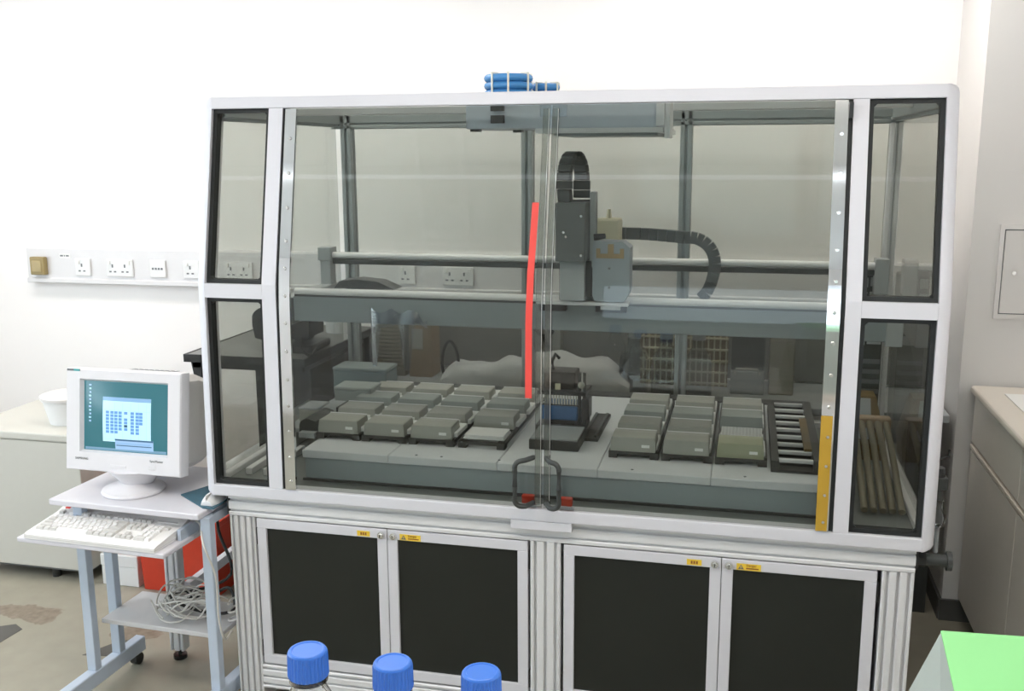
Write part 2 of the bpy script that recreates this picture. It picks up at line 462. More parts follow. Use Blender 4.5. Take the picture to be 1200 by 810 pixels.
for x0, x1 in ((.033, .118), (.998, 1.088), (1.970, 2.052)):
    obj('post', MB().prism_z([(x0 + x, YB + y) for x, y in fluted(x1 - x0, .085, 4 if x0 < .1 else 3)], .03, .664), M['alu2'], bc)
    f = MB(); f.cyl((x0 + .04, YB + .04, 0), (x0 + .04, YB + .04, .012), .028); f.cyl((x0 + .04, YB + .04, .012), (x0 + .04, YB + .04, .03), .010)
    obj('levelling_foot', f, M['black'], bc)
for x0 in (.033, 1.970):
    obj('rear_post', B(x0, 1.06, .03, x0 + .085, 1.14, .664), M['alu2'], bc)
def beam_poly(y0, z0, z1, d, n):
    return [(y0 + b, z0 + a) for a, b in fluted(z1 - z0, d, n, .009, .010)]
obj('top_beam', MB().prism_x(beam_poly(YB, .664, .733, .085, 2), .033, 2.052), M['alu2'], bc)
obj('bottom_beam', MB().prism_x(beam_poly(YB, .085, .166, .08, 3), .118, 1.97), M['alu2'], bc)
obj('end_cap', B(.027, YB + .002, .668, .033, YB + .083, .731), M['black'], bc)
obj('end_cap', B(2.052, YB + .002, .668, 2.058, YB + .083, .731), M['black'], bc)
obj('side_panel', B(.045, YB + .085, .10, .055, 1.06, .70), M['grey'], bc)
obj('side_panel', B(2.035, YB + .085, .10, 2.045, 1.06, .70), M['grey'], bc)
obj('back_panel', B(.12, 1.12, .10, 1.97, 1.13, .70), M['grey'], bc)
obj('base_shelf', B(.055, YB + .085, .10, 2.035, 1.06, .12), M['grey'], bc)
YD = YB + .002
def base_door(x0, x1, hinge_left, short):
    z0, z1, fw = .172, .6605, .031
    d = MB()
    d.box(x0, YD, z0, x1, YD + .03, z0 + fw, bev=.0015); d.box(x0, YD, z1 - fw, x1, YD + .03, z1, bev=.0015)
    d.box(x0, YD, z0 + fw, x0 + fw, YD + .03, z1 - fw, bev=.0015); d.box(x1 - fw, YD, z0 + fw, x1, YD + .03, z1 - fw, bev=.0015)
    o = obj('door', d, M['alu'], bc)
    obj('infill_panel', B(x0 + fw - .004, YD + .009, z0 + fw - .004, x1 - fw + .004, YD + .018, z1 - fw + .004), M['darkpanel'], o)
    hx = x0 - .006 if hinge_left else x1 + .001
    for hz in (.60, .22): obj('hinge', B(hx, YD + .006, hz - .028, hx + .005, YD + .03, hz + .028), M['black'], o)
    kx = x1 - .018 if hinge_left else x0 + .019
    kz = z1 - .019
    k = MB(); k.cyl((kx, YD, kz), (kx, YD - .008, kz), .0115, .010, 20); k.cyl((kx, YD - .008, kz), (kx, YD - .013, kz), .007, .006, 16)
    kb = obj('lock', k, M['screw'], o, smooth=True)
    obj('key_slot', B(kx - .0012, YD - .0136, kz - .005, kx + .0012, YD - .0128, kz + .005), M['black'], o)
    if hinge_left:
        sx = x1 - .095
        obj('yellow_sticker', B(sx, YD - .0008, kz - .0085, sx + .041, YD, kz + .0085), M['yellow'], o)
        for k in range(3): obj('ink_mark', B(sx + .011 + k * .0072, YD - .0013, kz - .0045, sx + .016 + k * .0072, YD - .0007, kz + .004), M['stickerink'], o)
    else:
        sx = x0 + .040
        obj('yellow_sticker', B(sx, YD - .0008, kz - .0105, sx + .066, YD, kz + .0085), M['yellow'], o)
        tri = MB().prism_y([(sx + .004, kz - .008), (sx + .020, kz - .008), (sx + .012, kz + .006)], YD - .0012, YD - .0006)
        obj('warning_triangle', tri, M['ink'], o)
        bolt = MB().prism_y([(sx + .0125, kz + .003), (sx + .0095, kz - .003), (sx + .012, kz - .0025), (sx + .0108, kz - .0072), (sx + .0145, kz - .001), (sx + .012, kz - .0015)], YD - .0016, YD - .001)
        obj('warning_bolt', bolt, M['yellow'], o)
        text('Danger', .0095, (sx + .026 - org(o).x, YD - .0012 - org(o).y, kz + .001 - org(o).z), o, M['stickerink'])
        obj('ink_mark', B(sx + .026, YD - .0013, kz - .0065, sx + .060, YD - .0007, kz - .0030), M['stickerink'], o)
    return o
base_door(.124, .5535, True, 0); base_door(.5555, .990, False, 0)
base_door(1.097, 1.5445, True, 0); base_door(1.5465, 1.958, False, 0)

# ------------------------------------------------------------------ glass enclosure
en = thing('enclosure', 'large glazed aluminium enclosure with two tinted glass doors on the base cabinet', 'enclosure', (1.03, .5, ZB))
def sloped(x0, x1, z0, z1, d0, d1, zs=None):
    """slab that follows the folded front, from depth d0 to d1 behind the front face"""
    zs = zs or sorted({z0, z1} | ({ZK} if z0 < ZK < z1 else set()))
    rings = []
    for z in zs:
        y = yf(z)
        rings.append([(x0, y + d0, z), (x1, y + d0, z), (x1, y + d1, z), (x0, y + d1, z)])
    return MB().loft(rings)
def frame_bar(name, x0, x1, z0, z1, d=.045):
    mb = sloped(x0, x1, z0, z1, 0, d)
    if 'rail' in name:
        bmesh.ops.bevel(mb.bm, geom=[e for e in mb.bm.edges if abs(e.verts[0].co.x - e.verts[1].co.x) > .5], offset=.003, segments=2, affect='EDGES', profile=.5)
    return obj(name, mb, M['alu'], en)
frame_bar('top_rail', 0, WX, ZT - .0352, ZT, .05)
frame_bar('bottom_rail', 0, WX, ZB, ZB + .036, .05)
for x0, x1 in ((.187, .2315), (1.834, 1.8735)): frame_bar('mullion', x0, x1, ZB + .0362, ZT - .0354)
frame_bar('crossbar', .0005, .1865, ZK - .0426, ZK)
frame_bar('crossbar', 1.874, WX - .0005, ZK - .0426, ZK)
R = .035
for side in (-1, 1):
    zs = [ZB, ZB + .004, ZB + .012, ZK - .012, ZK, ZK + .012, ZT - .022, ZT - .010, ZT - .003, ZT]
    sc = [.55, .82, 1, 1, 1, 1, 1, .93, .72, .45]
    rings = []
    for z, k in zip(zs, sc):
        sec = [(0, 0)] + [(R * math.sin(t), R - R * math.cos(t)) for t in [PI / 2 * i / 8 for i in range(1, 9)]] + [(R, .075), (0, .075)]
        y = yf(z)
        ring = [((-x * k if side < 0 else WX + x * k), y + yy, z) for x, yy in sec]
        rings.append(ring)
    obj('corner_post', MB().loft(rings), M['alu'], en, smooth=True)
def side_pane(x0, x1, z0, z1):
    g = MB(); t = .012
    for a in ((x0, x1, z0, z0 + t), (x0, x1, z1 - t, z1), (x0, x0 + t, z0 + t, z1 - t), (x1 - t, x1, z0 + t, z1 - t)):
        zz = sorted({a[2], a[3]})
        rings = [[(a[0], yf(z) + .012, z), (a[1], yf(z) + .012, z), (a[1], yf(z) + .040, z), (a[0], yf(z) + .040, z)] for z in zz]
        g.loft(rings)
    for cx, cz, sx, sz in ((x0 + t, z0 + t, 1, 1), (x1 - t, z0 + t, -1, 1), (x0 + t, z1 - t, 1, -1), (x1 - t, z1 - t, -1, -1)):
        y = yf(cz)
        g.loft([[(cx, y + .016, cz), (cx + sx * .009, y + .016, cz), (cx, y + .016, cz + sz * .009)], [(cx, y + .03, cz), (cx + sx * .009, y + .03, cz), (cx, y + .03, cz + sz * .009)]])
    o = obj('side_pane', sloped(x0 + .004, x1 - .004, z0 + .004, z1 - .004, .028, .033), M['pane'], en)
    obj('gasket', g, M['gasket'], o)
for x0, x1 in ((.0005, .1868), (1.8737, WX - .0005)):
    side_pane(x0, x1, ZK + .0002, ZT - .0354)
    side_pane(x0, x1, ZB + .0362, ZK - .0428)
# tinted doors, bent at the fold
def door_levels(z0, z1):
    zs = [z0, ZK - .10]
    for k in range(-4, 5): zs.append(ZK + .02 * k)
    zs += [ZK + .12, z1]
    return zs
def yd(z):                                    # rounded fold
    r = .09
    if abs(z - ZK) < r:
        a, b = yf(ZK - r), yf(ZK + r); t = (z - ZK + r) / (2 * r)
        return (1 - t) ** 2 * a + 2 * t * (1 - t) * YK + t * t * b
    return yf(z)
def bent(x0, x1, z0, z1, d0, d1):
    rings = []
    for z in door_levels(z0, z1):
        y = yd(z)
        rings.append([(x0, y + d0, z), (x1, y + d0, z), (x1, y + d1, z), (x0, y + d1, z)])
    return MB().loft(rings)
for i, (x0, x1) in enumerate(((.274, 1.036), (1.041, 1.793))):
    dp = obj('door', bent(x0, x1, .7745, 1.9045, .004, .009), M['doorpane'], en, smooth=False)
    hx = .965 if i == 0 else 1.110
    ox = .985 if i == 0 else 1.088
    hx = .967 if i == 0 else 1.094
    ix = 1.012 if i == 0 else 1.050
    pts = [(ix, .003, .925), (ix - (ix - hx) * .35, -.030, .926)]
    for a in range(7):
        t = a / 6 * PI / 2
        pts.append((hx + (ix - hx) * .45 * (1 - math.sin(t)), -.036 - .004 * math.sin(t), .905 + .020 * math.cos(t)))
    lo = [(x, y, 1.715 - z) for x, y, z in reversed(pts)]
    obj('handle', MB().tube(pts + [(hx, -.040, .85)] + lo, .0075, 10), M['blackmetal'], dp, smooth=True)
    lx = .990 if i == 0 else 1.100
    obj('red_latch', B(lx - .015, .012, .782, lx + .022, .03, .806, bev=.002), M['red'], dp)
    obj('latch_plate', B(lx - .03, .001, .7745, lx + .03, .0035, .785), M['clear'], dp)
    # moulded seals along the meeting edges
    sx = 1.0165 if i == 0 else 1.0425
    obj('edge_seal', bent(sx, sx + .018, .785, 1.895, -.004, .003), M['seal'], dp)
    obj('edge_line', bent(sx + (.0165 if i == 0 else .0165), sx + (.0178 if i == 0 else .018), .785, 1.895, -.006, .003), M['chrome'], dp)
obj('door_catch', B(1.000, .150, 1.875, 1.075, .165, 1.907), M['clear'], en)
# red tape on the left door
tz = [1.095, 1.20, 1.305, ZK - .05, ZK, ZK + .05, 1.54, 1.64]
tx = [.986, .986, .986, .9865, .988, .9885, .992, .995]
rings = [[(x, yd(z) + .0025, z), (x + .019, yd(z) + .0025, z), (x + .019, yd(z) + .0038, z), (x, yd(z) + .0038, z)] for x, z in zip(tx, tz)]
obj('red_tape', MB().loft(rings), M['redtape'], en)
# polished hinge strips with their screws
for i, (x0, x1) in enumerate(((.2435, .2775), (1.7885, 1.8215))):
    st = obj('hinge_strip', bent(x0, x1, .7745, 1.9055, -.006, .0035), M['chrome'], en)
    gx = .2317 if i == 0 else 1.8225
    obj('gasket', bent(gx, gx + .011, .7725, 1.9075, .004, .03), M['gasket'], en)
    for k, z in enumerate((.800, .875, .955, 1.035, 1.115, 1.200, 1.285, 1.365, 1.445, 1.525, 1.62, 1.72, 1.82)):
        xs = x0 + .5 * (x1 - x0) + .002
        y = yd(z) - .006
        s = MB(); s.cyl((xs, y, z), (xs, y - .004, z), .0055, .004, 12)
        obj('screw', s, M['screw'], st, smooth=True)
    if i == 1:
        obj('amber_strip', bent(x0 + .0005, x1 - .004, .776, 1.092, -.0068, -.0062) if False else
            MB().loft([[(x0 - .0005, yd(z) - .0072, z), (x1 - .004, yd(z) - .0072, z), (x1 - .004, yd(z) - .006, z), (x0 - .0005, yd(z) - .006, z)] for z in (.775, .9, 1.0, 1.092)]), M['brass'], st)  # amber colour over the lower part of the right strip
        obj('door_switch', B(1.8225, .10, 1.86, 1.833, .13, 1.90), M['black'], en)
obj('label_plate', B(.946, -.003, .709, 1.124, .02, .7345, bev=.001), M['alu'], en)
# structure behind the front
YR = 1.12
def gpost(x0, x1, y0, y1, z0, z1, name='rear_post'):
    n = fluted(x1 - x0, y1 - y0, 1, .012, .012)
    return obj(name, MB().prism_z([(x0 + a, y0 + b) for a, b in n], z0, z1), M['alushade'] if x0 < 2 else M['alu2'], en)
for x0 in (.008, .735, 1.328, 2.046): gpost(x0, x0 + .044, YR - .044, YR, ZB, ZT - .002)
obj('rear_beam', MB().prism_x(beam_poly(YR - .044, 1.868, 1.941, .044, 2), -.028, 2.088), M['alushade'], en)
obj('rear_rail', B(-.028, YR - .044, ZB, 2.088, YR, ZB + .05), M['alu2'], en)
for x0 in (-.030, 2.050):
    obj('side_beam', MB().box(x0, .18, 1.885, x0 + .040, YR - .044, 1.941, bev=.003).box(x0 + .01, .18, 1.875, x0 + .03, YR - .044, 1.885), M['alushade'], en)
    obj('side_rail', B(x0, .075, ZB, x0 + .040, YR - .044, ZB + .05, bev=.003), M['alu2'], en)
    xs = -.014 if x0 < 0 else 2.068
    pl = MB().prism_x([(.07, ZB + .05), (YR - .044, ZB + .05), (YR - .044, 1.885), (.20, 1.885), (.10, ZK)], xs, xs + .005)
    obj('side_window', pl, M['pane'], en)
for a, b in ((.052, .735), (.779, 1.328), (1.372, 2.046)):
    obj('rear_window', B(a, YR - .025, ZB + .05, b, YR - .020, 1.868), M['pane'], en)
obj('roof_pane', B(.010, .185, 1.930, 2.050, YR - .046, 1.936), M['pane'], en)
obj('roof_bar', B(.010, .62, 1.905, 2.050, .66, 1.930, bev=.002), M['alu2'], en)
obj('base_pan', B(.010, .052, ZB + .003, 2.050, YR - .045, ZB + .033), mat('pan_grey', (.17, .185, .18), .4), en)
# light and filter box hung under the roof
fb = obj('filter_box', B(.742, .30, 1.846, 1.312, .58, 1.929, bev=.002), mat('pale_blue_steel', (.60, .66, .74), .4), en)
obj('box_foot', B(.752, .31, 1.838, .780, .34, 1.846), M['black'], fb)
obj('box_foot', B(.84, .50, 1.838, .868, .53, 1.846), M['black'], fb)
obj('catch_block', B(.822, .285, 1.862, .862, .30, 1.885), M['blackmetal'], fb)
obj('catch_block', B(.822, .285, 1.897, .862, .30, 1.912), M['blackmetal'], fb)
sb = obj('light_tray', B(.955, .30, 1.832, 1.33, .80, 1.846), M['white'], en)
obj('tray_base', B(1.0, .36, 1.824, 1.31, .76, 1.832), mat('tray_grey', (.22, .25, .25), .4), sb)
obj('tray_bracket', B(1.335, .30, 1.815, 1.35, .42, 1.929), M['alu2'], en)
obj('tray_bracket', B(1.312, .285, 1.85, 1.335, .31, 1.929), M['alu2'], en)

# coils of blue tubing on the roof
def coil(x, y, Rr, n, label, z0=1.9365):
    t = thing('tubing_coil', label, 'coil', (x, y, z0))
    mb = MB()
    for k in range(n): mb.torus((x, y, z0 + .0115 + k * .0225), Rr, .0115, 48, 10)
    obj('tube', mb, M['bluecoil'], t, smooth=True)
    for a in (-2.05, -1.35, -.45, .6, 1.7, 2.8):
        cx, cy = x + Rr * math.cos(a), y + Rr * math.sin(a)
        rot = Matrix.Translation((cx, cy, 0)) @ Matrix.Rotation(a, 4, 'Z') @ Matrix.Translation((-cx, -cy, 0))
        tb = MB(); h = n * .0225
        tb.box(cx + .0108, cy - .003, z0, cx + .0135, cy + .003, z0 + h + .003, rot=rot)
        tb.box(cx - .0135, cy - .003, z0, cx - .0108, cy + .003, z0 + h + .003, rot=rot)
        tb.box(cx - .0135, cy - .003, z0 + h + .001, cx + .0135, cy + .003, z0 + h + .004, rot=rot)
        obj('tie', tb, M['tie'], t)
    return t
coil(.867, .33, .062, 3, 'tall coil of blue tubing held by pale ties on the enclosure roof')
coil(.962, .42, .032, 2, 'low coil of blue tubing to the right of the tall coil')

# ------------------------------------------------------------------ deck
dk = thing('deck', 'pale deck with a blue grey front face inside the enclosure', 'deck', (1.03, .55, .768))
seams = [.25, .535, .878, 1.180, 1.505, 1.825]
ZD = .868
for a, b in zip(seams, seams[1:]):
    obj('deck_plate', B(a + .0006, .105, ZD - .026, b - .0006, .985, ZD, bev=.0025), M['deck'], dk)
obj('front_face', B(.258, .112, .772, 1.82, .13, ZD - .0262), M['deckface'], dk)
obj('end_face', B(.258, .13, .772, .272, .97, ZD - .0262), M['deckface'], dk)
obj('rear_face', B(.272, .95, .772, 1.82, .97, ZD - .0262), M['deckface'], dk)
obj('foot_strip', B(.25, .104, .7685, 1.825, .112, .776), M['black'], dk)
for x, y in ((.62, .125), (.88, .13), (1.28, .125), (1.60, .13), (.70, .125)):
    obj('screw', MB().cyl((x, y, ZD), (x, y, ZD + .0015), .004, n=10), M['ink'], dk)
obj('back_strip', B(.25, .985, ZD - .03, 1.825, 1.05, ZD + .004), M['carrier'], dk)

# plate carriers: black tracks, one per column
def carrier(x, label, w=.150, group='plate carriers on the deck'):
    t = thing('plate_carrier', label, 'carrier', (x, .235, ZD), 0, group)
    f = MB()
    f.box(0, 0, .010, w, .012, .020); f.box(0, .655, .010, w, .667, .020)
    f.box(0, .012, .010, .008, .655, .022); f.box(w - .008, .012, .010, w, .655, .022)
    for k in (1, 2, 3): f.box(.008, .157 * k + .005, .010, w - .008, .157 * k + .02, .020)
    obj('frame', f, M['carrier'], t, local=True)
    for fx in (.0, w - .026):
        for fy in (-.004, .63): obj('foot', B(fx, fy, 0, fx + .026, fy + .034, .020), M['carrier'], t, local=True)
    return t
LX = [.243, .400, .558, .722]
RXS = [1.196, 1.354, 1.512]
cl = ['leftmost black plate carrier, beside the dark rounded housing', 'second black plate carrier from the left end of the deck', 'third black plate carrier from the left, two left of the dispensing head', 'black plate carrier with an uncovered white plate at its front']
cr = ['black plate carrier right of the dispensing head', 'black plate carrier in the middle of the right hand block', 'black plate carrier holding the perforated white plate']
for x, l in zip(LX, cl): carrier(x, l)
for x, l in zip(RXS, cr): carrier(x, l)

# covered boxes on the carriers
def make_box(name, h, mtl, label, wlab=True, rnarrow=False):
    t = thing(name, label, 'box', (0, 0, 0))
    obj('tray', B(.004, .03, 0, .1455 if mtl is not M['boxolive'] and name == 'plate_box' and not rnarrow else .140, .150, .016, bev=.002), M['white'], t, local=True)
    b = MB()
    b.loft([[(.0, 0, .0), (.136, 0, .0), (.136, .096, .0), (.0, .096, .0)], [(.0, 0, .012), (.136, 0, .012), (.136, .096, .012), (.0, .096, .012)],
            [(.003, .003, h - .002), (.133, .003, h - .002), (.133, .093, h - .002), (.003, .093, h - .002)], [(.006, .006, h), (.130, .006, h), (.130, .090, h), (.006, .090, h)]])
    obj('cover', b, mtl, t, local=True)
    obj('lip_highlight', B(.004, .091, h - .004, .132, .0945, h + .0015), M['white'], t, local=True)  # white bar stands for the highlight along the cover's rear edge
    if wlab: obj('paper_label', B(.094, -.0006, .014, .118, .003, .0225), M['white2'], t, local=True)
    return t
protoL = make_box('plate_box', .042, M['boxgrey'], '-')
protoLd = make_box('plate_box', .042, M['boxgreen'], '-', False)
protoR = make_box('plate_box', .044, M['boxgrey'], '-', True, True)
protoRd = make_box('plate_box', .044, M['boxgreen'], '-', False, True)
protoO = make_box('plate_box', .044, M['boxolive'], '-')
used = set()
def put(p, x, y, label, group):
    o = p if p.name not in used else copy_tree(p)
    used.add(p.name)
    o.location = (x, y, ZD + .020)
    o['label'] = label; o['category'] = 'box'; o['group'] = group
    return o
ROW = ['front', 'second', 'third', 'rear']
LC = ['leftmost', 'second', 'third', 'fourth']
for c, x in enumerate(LX):
    for r in range(4):
        if c == 3 and r == 0: continue
        put(protoLd if r == 2 else protoL, x + .005, .238 + .158 * r,
            ('dark' if r == 2 else 'pale') + ' grey covered box, %s row, %s column of the left block' % (ROW[r], LC[c]), 'covered boxes in the left block')
def plate(x, y, label, holes):
    t = thing('well_plate', label, 'plate', (x, y, ZD + .020))
    obj('skirt', B(0, 0, 0, .132, .098, .006, bev=.001), M['white'], t, local=True)
    if not holes:
        obj('top', B(.003, .003, .006, .129, .095, .014, bev=.001), M['white'], t, local=True)
    else:
        fr = MB(); nx, ny = 12, 8
        px, py = .122 / nx, .088 / ny
        for i in range(nx + 1): fr.box(.005 + i * px - .0014, .005, .006, .005 + i * px + .0014, .093, .026)
        for j in range(ny + 1): fr.box(.0036, .005 + j * py - .0014, .006, .1284, .005 + j * py + .0014, .0258)
        obj('well_grid', fr, M['white'], t, local=True)
        obj('well_floor', B(.005, .005, .006, .127, .093, .016), mat('well_grey', (.42, .42, .41), .5), t, local=True)
    return t
for r in range(4):
    for c, x in enumerate(RXS):
        if c == 2 and r == 1: continue
        if c == 2 and r == 0: p = protoO; ad = 'olive grey'
        elif r == 2: p = protoRd; ad = 'dark grey'
        else: p = protoR; ad = 'pale grey'
        put(p, x + .004, .238 + .158 * r, '%s covered box, %s row, %s column of the right block' % (ad, ROW[r], ['left', 'middle', 'right'][c]), 'covered boxes in the right block')
plate(LX[3] + .008, .262, 'plain white uncovered plate at the front of the left block', False)
plate(RXS[2] + .008, .238 + .158, 'perforated white plate behind the olive grey box', True)
# rung rack at the right end
rr = thing('rung_rack', 'black rack with nine silver rungs at the right end of the deck', 'rack', (1.672, .19, ZD))
obj('side_bar', B(1.672, .19, ZD, 1.694, .90, ZD + .034), M['carrier'], rr)
obj('side_bar', B(1.790, .19, ZD, 1.815, .90, ZD + .040), M['carrier'], rr)
obj('rack_floor', B(1.694, .19, ZD, 1.790, .90, ZD + .008), M['carrier'], rr)
for k in range(9):
    y = .215 + .083 * k
    obj('rung', B(1.690, y, ZD + .022, 1.794, y + .012, ZD + .034, bev=.002), M['alu2'], rr)
    obj('divider', B(1.694, y + .022, ZD + .008, 1.790, y + .06, ZD + .018), M['carrier'], rr)
obj('amber_reflection_bar', B(1.768, .30, ZD + .034, 1.790, .66, ZD + .042), M['orange'], rr)  # yellow reflection at the rack's right end, built as a bar

# dispensing head on its station in the middle of the deck
st = thing('station_block', 'black rectangular station block with grey top below the dispensing head', 'block', (1.02, .30, ZD))
obj('base', B(.942, .262, ZD, 1.098, .42, ZD + .032, bev=.002), M['carrier'], st)
obj('top_plate', B(.946, .266, ZD + .032, 1.094, .416, ZD + .038, bev=.001), M['grey'], st)
ft = thing('track_plate', 'flat black track plate on the deck right of the dispensing head', 'plate', (1.11, .50, ZD))
obj('plate', B(1.085, .385, ZD, 1.140, .70, ZD + .010), M['carrier'], ft)
obj('rib', B(1.088, .40, ZD + .010, 1.096, .69, ZD + .016), M['blackmetal'], ft)
obj('rib', B(1.126, .40, ZD + .010, 1.134, .69, ZD + .016), M['blackmetal'], ft)
hd = thing('dispensing_head', 'black dispensing head with a blue block and a row of silver pins', 'head', (1.03, .50, ZD))
obj('foot', B(.925, .445, ZD, 1.085, .58, ZD + .03, bev=.002), M['black'], hd)
obj('blue_block', B(.940, .455, ZD + .045, 1.062, .56, ZD + .092, bev=.003), M['bluedark'], hd)
obj('spacer', B(.950, .46, ZD + .03, 1.055, .55, ZD + .045), M['black'], hd)
for k in range(13):
    x = .944 + k * .0093
    obj('pin', MB().cyl((x, .465, ZD + .094), (x, .465, ZD + .132), .003, .003, 8), M['screw'], hd, smooth=True)
obj('pin_bar', B(.938, .462, ZD + .090, 1.066, .475, ZD + .096), M['black'], hd)
obj('top_plate', B(.930, .452, ZD + .130, 1.090, .57, ZD + .142), M['black'], hd)
obj('upper_body', B(.945, .48, ZD + .142, 1.05, .57, ZD + .20, bev=.004), M['black'], hd)
obj('sensor', B(.985, .47, ZD + .144, 1.002, .482, ZD + .163), M['cream'], hd)
for x in (1.066, 1.082): obj('guide_rod', MB().cyl((x, .47, ZD + .03), (x, .47, ZD + .205), .006, n=10), M['blackmetal'], hd, smooth=True)
obj('bearing', MB().cyl((1.074, .458, ZD + .165), (1.074, .475, ZD + .165), .012, n=14), M['screw'], hd, smooth=True)
obj('side_bracket', B(1.075, .45, ZD + .05, 1.100, .52, ZD + .12, bev=.003), M['black'], hd)
obj('cable_stub', MB().tube([(.97, .52, ZD + .20), (.965, .52, ZD + .23), (.975, .53, ZD + .25), (.985, .54, ZD + .235)], .006), M['black'], hd, smooth=True)

# items at the left end of the deck
dh = thing('rounded_housing', 'dark rounded housing at the left front corner of the deck', 'housing', (.225, .30, ZD))
prof = [(.175, ZD), (.175, ZD + .03)] + [(.205 + .03 * math.cos(PI - t), ZD + .03 + .028 * math.sin(t)) for t in [PI / 2 * i / 6 for i in range(1, 7)]] + [(.232, ZD + .05), (.240, ZD + .03), (.240, ZD)]
obj('shell', MB().prism_y(prof, .25, .40), M['blackmetal'], dh)
obj('base', B(.185, .225, ZD, .238, .25, ZD + .018), M['grey'], dh)
tbx = thing('tip_box', 'blue grey closed box behind the dark rounded housing', 'box', (.28, .62, ZD))
obj('body', B(.150, .60, ZD, .290, .70, ZD + .070, bev=.003), M['boxgreen'], tbx)
obj('lid', B(.148, .598, ZD + .070, .292, .702, ZD + .082, bev=.003), M['boxgreen'], tbx)
t2 = thing('tip_box', 'large dark teal box at the rear left corner of the deck', 'box', (.26, .86, ZD))
obj('body', B(.06, .80, ZD, .275, .92, ZD + .095, bev=.003), mat('teal_grey', (.16, .20, .205), .5), t2)
obj('lid', B(.058, .798, ZD + .095, .277, .922, ZD + .107, bev=.003), mat('teal_grey_lid', (.20, .235, .235), .5), t2)
for i, (x, y) in enumerate(((.085, .44), (.165, .46))):
    t = thing('strip_box', ['small pale box left of its twin at the left deck end', 'small pale box with a dark strap at the left deck end'][i], 'box', (x, y, ZD))
    obj('body', B(x, y, ZD - .02, x + .07, y + .10, ZD + .034, bev=.003), M['boxgrey'], t)
    obj('lid', B(x - .001, y - .001, ZD + .034, x + .071, y + .101, ZD + .042, bev=.002), M['grey'], t)
    if i: obj('strap', B(x + .052, y - .003, ZD - .01, x + .060, y + .103, ZD + .0445), M['black'], t)
sd = thing('side_shelf', 'narrow grey shelf beside the deck behind the lower left pane', 'shelf', (.13, .6, .77))
obj('top', B(.05, .40, ZD - .035, .245, .97, ZD - .021), M['grey'], sd)
for y in (.42, .93): obj('leg', B(.06, y, .768, .08, y + .02, ZD - .035), M['alu2'], sd)
for i, x in enumerate((.045, .105)):
    tag(obj('guide_rail', B(x, .12, .768, x + .022, .92 if i == 0 else .39, .790, bev=.002), M['alu2']),
        ['long silver guide rail on the pan behind the lower left pane', 'short silver guide rail beside the long one at the lower left'][i], 'rail')
cn = thing('connector_block', 'small dark connector with cable ends near the lower left corner', 'connector', (.16, .16, .768))
obj('body', B(.140, .14, .768, .172, .18, .795, bev=.003), M['ink'], cn)
obj('plug', MB().cyl((.155, .14, .782), (.155, .115, .778), .008, n=12), M['grey'], cn, smooth=True)
obj('plug', MB().cyl((.172, .16, .785), (.20, .15, .776), .007, n=12), M['grey'], cn, smooth=True)

# ------------------------------------------------------------------ gantry
ga = thing('gantry', 'robot gantry with a wide front beam and twin rails across the enclosure', 'gantry', (1.0, .6, 1.2))
YG = .5
obj('front_beam', B(.055, YG, 1.204, 2.0, YG + .08, 1.292, bev=.002), M['beam'], ga)
obj('front_rail', MB().cyl((.060, YG + .01, 1.306), (1.99, YG + .01, 1.306), .013, n=16), M['alu2'], ga, smooth=True)
obj('rail_seat', B(.060, YG, 1.290, 1.99, YG + .022, 1.297), M['blackmetal'], ga)
obj('rear_rail', MB().cyl((.045, .88, 1.395), (2.0, .88, 1.395), .012, n=16), M['alu2'], ga, smooth=True)
obj('rear_bar', B(.045, .87, 1.362, 2.0, .90, 1.381, bev=.002), M['blackmetal'], ga)
blk = MB(); blk.box(-.008, .855, 1.375, .045, .915, 1.425, bev=.002); blk.box(-.002, .86, 1.265, .040, .91, 1.375, bev=.002)
obj('rail_block', blk, M['grey'], ga)
obj('rail_block', B(2.0, .855, 1.30, 2.045, .915, 1.42, bev=.002), M['grey'], ga)
for x in (-.004, 2.0):
    obj('beam_bracket', B(x, YG, 1.19, x + .05, .92, 1.285, bev=.002), M['grey'], ga)
obj('pulley_cover', MB().prism_y([(.20, 1.32), (.42, 1.32), (.36, 1.345), (.28, 1.352), (.22, 1.345)], .52, .60), M['blackmetal'], ga)
cg = thing('robot_carriage', 'grey robot carriage with cable chain loop on the gantry beam', 'carriage', (1.08, .45, 1.3))
obj('back_plate', B(1.0, .455, 1.31, 1.118, .475, 1.63, bev=.002), M['blackmetal'], cg)
obj('side_plate', B(1.100, .43, 1.42, 1.118, .475, 1.655, bev=.002), M['grey'], cg)
obj('motor_cover', B(1.004, .36, 1.445, 1.098, .455, 1.625, bev=.003), mat('charcoal_cover', (.125, .135, .135), .45), cg)
obj('front_panel', B(1.012, .40, 1.318, 1.090, .454, 1.443, bev=.002), mat('pale_panel', (.40, .43, .45), .4), cg)
obj('side_column', B(1.091, .42, 1.33, 1.108, .454, 1.442), M['blackmetal'], cg)
hb = [(1.112, 1.335), (1.120, 1.315), (1.212, 1.315), (1.228, 1.345), (1.228, 1.485), (1.206, 1.502), (1.118, 1.506), (1.112, 1.498)]
obj('side_housing', MB().prism_y(hb, .42, .50), mat('blue_grey_housing', (.33, .375, .42), .4), cg)
gb2 = MB(); gb2.box(1.124, .415, 1.452, 1.210, .42, 1.466); gb2.box(1.124, .415, 1.466, 1.136, .42, 1.482); gb2.box(1.198, .415, 1.466, 1.210, .42, 1.482); gb2.box(1.160, .415, 1.466, 1.178, .42, 1.496)
obj('brass_bracket', gb2, M['wirebrown'], cg)
for x, z in ((1.03, 1.535), (1.038, 1.522), (1.085, 1.585), (1.085, 1.465)):
    obj('screw', MB().cyl((x, .36, z), (x, .357, z), .004, n=10), M['screw'], cg)
for z in (1.42, 1.36): obj('screw', MB().cyl((1.165, .42, z), (1.165, .417, z), .004, n=10), M['ink'], cg)
